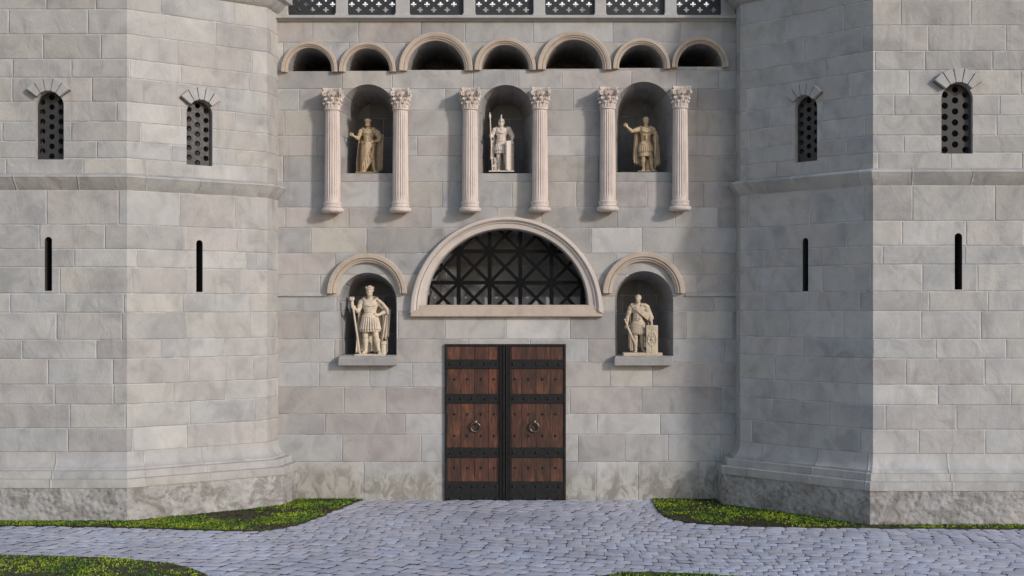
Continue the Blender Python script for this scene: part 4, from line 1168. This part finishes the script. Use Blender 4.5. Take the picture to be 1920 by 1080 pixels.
# ---- upper left: wreathed figure in a wrapped cloak, open hand held out
st = place_statue('statue', 690.5, 324, .30, 1.27, 'brown statue wrapped in a draped cloak, wreathed head, open hand held out')
m_ = M['statue_tan']
b = SDF(*BOX); torso(b, ch=.725)
hL = head(b, (-.005, -.012, .935), .05, 1, 'curly', random.Random(8)); b.cap((0, 0, .84), (-.003, -.005, .90), .035, .034, .015)
arm(b, (-.138, .0, .77), (-.185, -.02, .635), (-.262, -.10, .67)); hand(b, (-.262, -.10, .67), (-.75, -.3, .45), (.2, -.3, .9), .35, .5)
arm(b, (.138, .0, .77), (.205, .01, .615), (.115, -.085, .565)); hand(b, (.115, -.085, .565), (-.8, -.4, -.1), (0, -.2, 1), 1.0, .1)
leg(b, (-.05, 0, .50), (-.06, -.03, .275), (-.055, .0, .05), (-.085, -.10, 0)); leg(b, (.055, 0, .50), (.075, -.055, .285), (.115, -.02, .05), (.15, -.125, 0))
b.build('figure', m_, st)
b = SDF(*BOX)
b.skirt(.56, .06, (.112, .085), (.135, .105), 17, .06, -.02, .01, 0, 9, .01, 1.5)
for i in range(12):
    t = i/11; b.path([(.13, -.03, .575-.05*t), (.06, -.09, .565-.10*t), (-.03, -.108, .53-.21*t), (-.10, -.075, .46-.33*t), (-.135, -.01, .40-.34*t)], [.012, .013, .013, .013, .010], .006)
for i in range(5):
    t = i/4; b.path([(-.115, -.02, .56+.02*t), (-.03, -.092, .555-.025*t), (.06, -.092, .56-.02*t), (.125, -.04, .58)], .011, .005)
for i in range(5):
    t = i/4; b.path([(.10, -.095, .50-.03*t), (.115-.02*t, -.10, .42-.06*t), (.095-.04*t, -.108, .33-.015*t)], .010, .005)
b.build('wrapped_cloak', m_, st)
b = SDF(*BOX); collar(b, 0, .815, .108, .074); mb = MB(); back_cape(mb, -.225, .235, .80, .04, .04, 6, 0, .14, 1.7); drape(mb, (.225, .01, .72), (.205, .0, .05), .055, .060, 5, .018, 2)
b.path([(.12, -.03, .81), (.19, -.01, .75), (.225, .0, .66), (.20, -.05, .58)], [.018, .03, .034, .022], .012); b.build('cape', m_, st, mb)
b = SDF(*BOX)
for k in range(18):
    a = k*2*math.pi/18; p = hL(.055*math.cos(a), .006+.062*math.sin(a), .028); q = hL(.060*math.cos(a+.16), .006+.067*math.sin(a+.16), .050); b.cap(p, q, .013, .008, .003)
b.build('wreath', m_, st)
mb = MB(); mb.box(-.22, .21, -.15, .16, -.010, .003); mb.build('plinth_slab', m_, st, bevel=.003, org=(0, 0, 0))

# ---- upper middle: soldier with crested helmet, spear and long shield
st = place_statue('statue', 940.5, 322.5, .30, 1.265, 'pale ivory statue of a soldier with crested helmet, upright spear and tall curved shield')
m_ = M['statue_white']
b = SDF(*BOX); torso(b, ch=.735)
hL = head(b, (-.002, -.012, .925), -.08, 1, None, random.Random(9)); b.cap((0, 0, .84), (0, -.005, .89), .035, .034, .015)
arm(b, (-.135, .0, .78), (-.185, .01, .655), (-.185, -.10, .655)); hand(b, (-.185, -.10, .655), (.0, -1, .05), (.1, 0, 1), 1.1, .1)
arm(b, (.138, .0, .78), (.20, .0, .655), (.195, -.06, .58)); hand(b, (.195, -.06, .58), (.0, -.75, -.55), (-1, 0, 0), .55, .3)
leg(b, (-.05, 0, .50), (-.054, -.02, .275), (-.050, .0, .05), (-.055, -.11, 0)); leg(b, (.052, 0, .50), (.075, .0, .275), (.095, .02, .05), (.12, -.08, 0))
b.build('figure', m_, st)
b = SDF(*BOX); b.skirt(.57, .345, (.102, .076), (.132, .104), 20, .07); b.skirt(.49, .385, (.112, .088), (.135, .108), 22, .06); pteruges(b, .50, .40, .118, .136, .094, .110, 22); b.path([(.104*math.cos(a), .079*math.sin(a), .575) for a in np.linspace(0, 6.284, 27)], .011, .004); b.build('skirt', m_, st)
b = SDF(*BOX); collar(b, 0, .815, .110, .076, (.0, -.085, .80)); b.cap((.13, 0, .80), (.20, .01, .67), .052, .045, .02)
mb = MB(); back_cape(mb, -.15, .20, .80, .05, .05, 5, 0, .14, .2); drape(mb, (-.165, .03, .60), (-.185, .0, .24), .03, .035, 3, .014, 0); b.build('cape', m_, st, mb)
b = SDF(*BOX); b.ell(hL(0, .006, .030), (.054, .064, .050), .0); b.path([hL(.056*math.cos(a), .004+.068*math.sin(a), .016) for a in np.linspace(0, 6.284, 25)], .007, .004)
for q in (-1, 1): b.path([hL(q*.050, -.012, .012), hL(q*.046, -.032, -.025), hL(q*.034, -.042, -.05)], [.010, .012, .007], .004)
b.path([hL(0, .060, .0), hL(0, .075, -.035)], [.04, .045], .008)
b.cap(hL(0, .0, .075), hL(0, .0, .10), .010, .008, .006)
for t in np.linspace(0, 1, 14):
    a = 2.7*t - .55; p = hL(0, .012 - .085*math.cos(a), .060 + .085*math.sin(a)); q = hL(0, .010-.055*math.cos(a), .045+.055*math.sin(a)); b.cap(q, p, .010, .013, .004)
b.build('helmet', m_, st)
b = SDF(*BOX); b.cap((-.17, -.165, .0), (-.213, -.165, 1.0), .0105, .0105, 0)
for t in np.linspace(0, 1, 9): b.ell((-.2135-.0035*t, -.165, .985+.10*t), (.006+.019*(1-abs(t-.28)/.72) if t > .28 else .014+.011*t/.28, .009, .013), .006)
b.build('spear', m_, st)
b = SDF(*BOX)
def sh2(x, y, z):
    u = (x-.165)*.54 + (y+.085)*.84; w = np.abs(u); xx = (x-.165)*.84 - (y+.085)*.54 - .05*np.cos(np.clip(u/.12, -1, 1)*1.2) + .03
    hz_ = .285 - .02*np.clip(w/.12, 0, 1)**2
    return np.maximum(np.abs(xx)-.017, np.maximum(w-.125, np.abs(z-.287)-hz_))
b._put((.02, -.24, 0), (.32, .08, .60), sh2)
b.ell((.186, -.100, .30), (.030, .030, .030), .006)
fr = [(.175, -.155, .0), (.175, -.155, .57)]; b.build('shield', m_, st)
b = SDF(*BOX); b.skirt(.27, .0, (.036, .036), (.048, .046), 8, .08, -.115, .02, 0, 6)
for z in (.24, .18, .11, .05): b.ell((-.125+.03*math.sin(z*40), -.02, z), (.016, .014, .022), .008)
b.build('stump', m_, st)
mb = MB(); mb.box(-.235, .235, -.225, .16, -.016, .003); mb.build('plinth_slab', m_, st, bevel=.003, org=(0, 0, 0))

# ---- upper right: diademed commander, arm stretched out
st = place_statue('statue', 1211, 322, .28, 1.29, 'ochre statue with diadem and outstretched arm, holding a sword hilt at the hip')
m_ = M['statue_ochre']
b = SDF(*BOX); torso(b, ch=.725)
hL = head(b, (0, -.012, .930), .12, 0, 'short', random.Random(12)); b.cap((0, 0, .84), (0, -.005, .90), .035, .034, .015)
arm(b, (-.138, .0, .775), (-.262, -.045, .735), (-.352, -.115, .80)); hand(b, (-.352, -.115, .80), (-.7, -.2, .7), (.5, -.2, .6), .5, .6)
arm(b, (.135, .0, .77), (.195, .02, .615), (.168, -.085, .60)); hand(b, (.168, -.085, .60), (-.1, -1, .2), (0, -.1, 1), 1.1, .1)
leg(b, (-.05, 0, .50), (-.052, -.03, .275), (-.042, .0, .05), (-.065, -.105, 0)); leg(b, (.055, 0, .50), (.085, -.01, .275), (.112, .02, .05), (.15, -.075, 0))
b.build('figure', m_, st)
b = SDF(*BOX); b.skirt(.50, .345, (.118, .090), (.132, .102), 20, .06); pteruges(b, .47, .365, .122, .135, .094, .106, 22); b.skirt(.36, .278, (.118, .092), (.128, .100), 26, .06); b.path([(.116*math.cos(a), .088*math.sin(a), .50) for a in np.linspace(0, 6.284, 27)], .010, .004)
b.ell((0, -.088, .62), (.018, .010, .05), .006); b.cap((-.05, -.088, .66), (.05, -.088, .66), .008, .008, .004); b.build('skirt', m_, st)
b = SDF(*BOX); collar(b, 0, .81, .108, .078); mb = MB(); back_cape(mb, -.20, .17, .80, .17, .05, 5, 0, .14, 2.3); drape(mb, (.215, .03, .62), (.215, .0, .12), .03, .045, 4, .016, 2)
drape(mb, (-.165, .05, .72), (-.195, .03, .20), .035, .04, 3, .014, 0)
b.path([(.12, -.02, .80), (.18, .02, .72), (.215, .03, .62)], [.018, .028, .03], .012); b.build('cape', m_, st, mb)
b = SDF(*BOX); b.path([hL(.050*math.cos(a), .006+.058*math.sin(a), .026) for a in np.linspace(0, 6.284, 25)], .011, .004); b.ell(hL(0, .008, .046), (.049, .055, .036), .006); b.ell(hL(0, -.052, .044), (.014, .010, .018), .006); b.build('diadem', m_, st)
b = SDF(*BOX); b.cap((.158, -.155, .68), (.157, -.150, .58), .012, .012, 0); b.ell((.158, -.156, .695), (.022, .020, .018), .004); b.cap((.118, -.150, .565), (.196, -.150, .565), .010, .010, .003); b.cap((.157, -.148, .57), (.152, -.13, .27), .019, .013, .004); b.build('sword', m_, st)
b = SDF(*BOX); b.skirt(.24, .0, (.036, .036), (.050, .046), 8, .08, .04, .07, 0, 6); b.build('stump', m_, st)
mb = MB(); mb.box(-.16, .20, -.14, .17, -.008, .002); mb.build('plinth_slab', m_, st, bevel=.003, org=(0, 0, 0))

# =====================================================================  light, camera
ELEV, AZ = 20.0, 49.0
sd_ = Vector((math.sin(R(AZ))*math.cos(R(ELEV)), -math.cos(R(AZ))*math.cos(R(ELEV)), math.sin(R(ELEV))))
sun = bpy.data.lights.new('sun', 'SUN'); sun.energy = 1.85; sun.angle = R(4.5); sun.color = (1, .955, .92)
so = bpy.data.objects.new('sun', sun); COL.objects.link(so); so.rotation_euler = sd_.to_track_quat('Z', 'Y').to_euler(); so.location = (20, -30, 20)
w = bpy.data.worlds.new('World'); S.world = w; w.use_nodes = True; nt = w.node_tree
bg = nt.nodes['Background']; sky = nt.nodes.new('ShaderNodeTexSky'); sky.sky_type = 'NISHITA'; sky.sun_disc = False
sky.sun_elevation = R(ELEV); sky.sun_rotation = math.atan2(sd_.x, sd_.y); sky.air_density = 1.6; sky.dust_density = .7; sky.ozone_density = 2.0
tc = nd(nt, 'TexCoord').outputs['Generated']; dx = nd(nt, 'SeparateXYZ', {0: tc})
cl = mth(nt, 'MULTIPLY', mrange(nt, dx.outputs[2], .30, .48, 1, 0), mrange(nt, dx.outputs[1], .1, .5))
cl = mth(nt, 'MULTIPLY', cl, mrange(nt, noise(nt, scaled(nt, tc, (1, 1, 2.5)), 3.0, 6, .6), .25, .5, .55, 1))
nt.links.new(mix(nt, cl, mix(nt, 1., sky.outputs[0], (1.02, .97, 1.075), 'MULTIPLY'), (5.6, 5.7, 5.9)), bg.inputs[0]); bg.inputs[1].default_value = .15
cam = bpy.data.cameras.new('camera'); co = bpy.data.objects.new('camera', cam); COL.objects.link(co); S.camera = co
co.location = (0, -DW, CH); co.rotation_euler = (R(90), 0, 0); cam.sensor_width = 36; cam.lens = 36*F/1920; cam.shift_y = (HY-540)/1920
cam.clip_start = .1; cam.clip_end = 1000
vs = S.view_settings; vs.view_transform = 'Standard'; vs.look = 'None'; vs.gamma = 1; vs.exposure = .24
S.cycles.diffuse_bounces = 2; S.cycles.max_bounces = 6
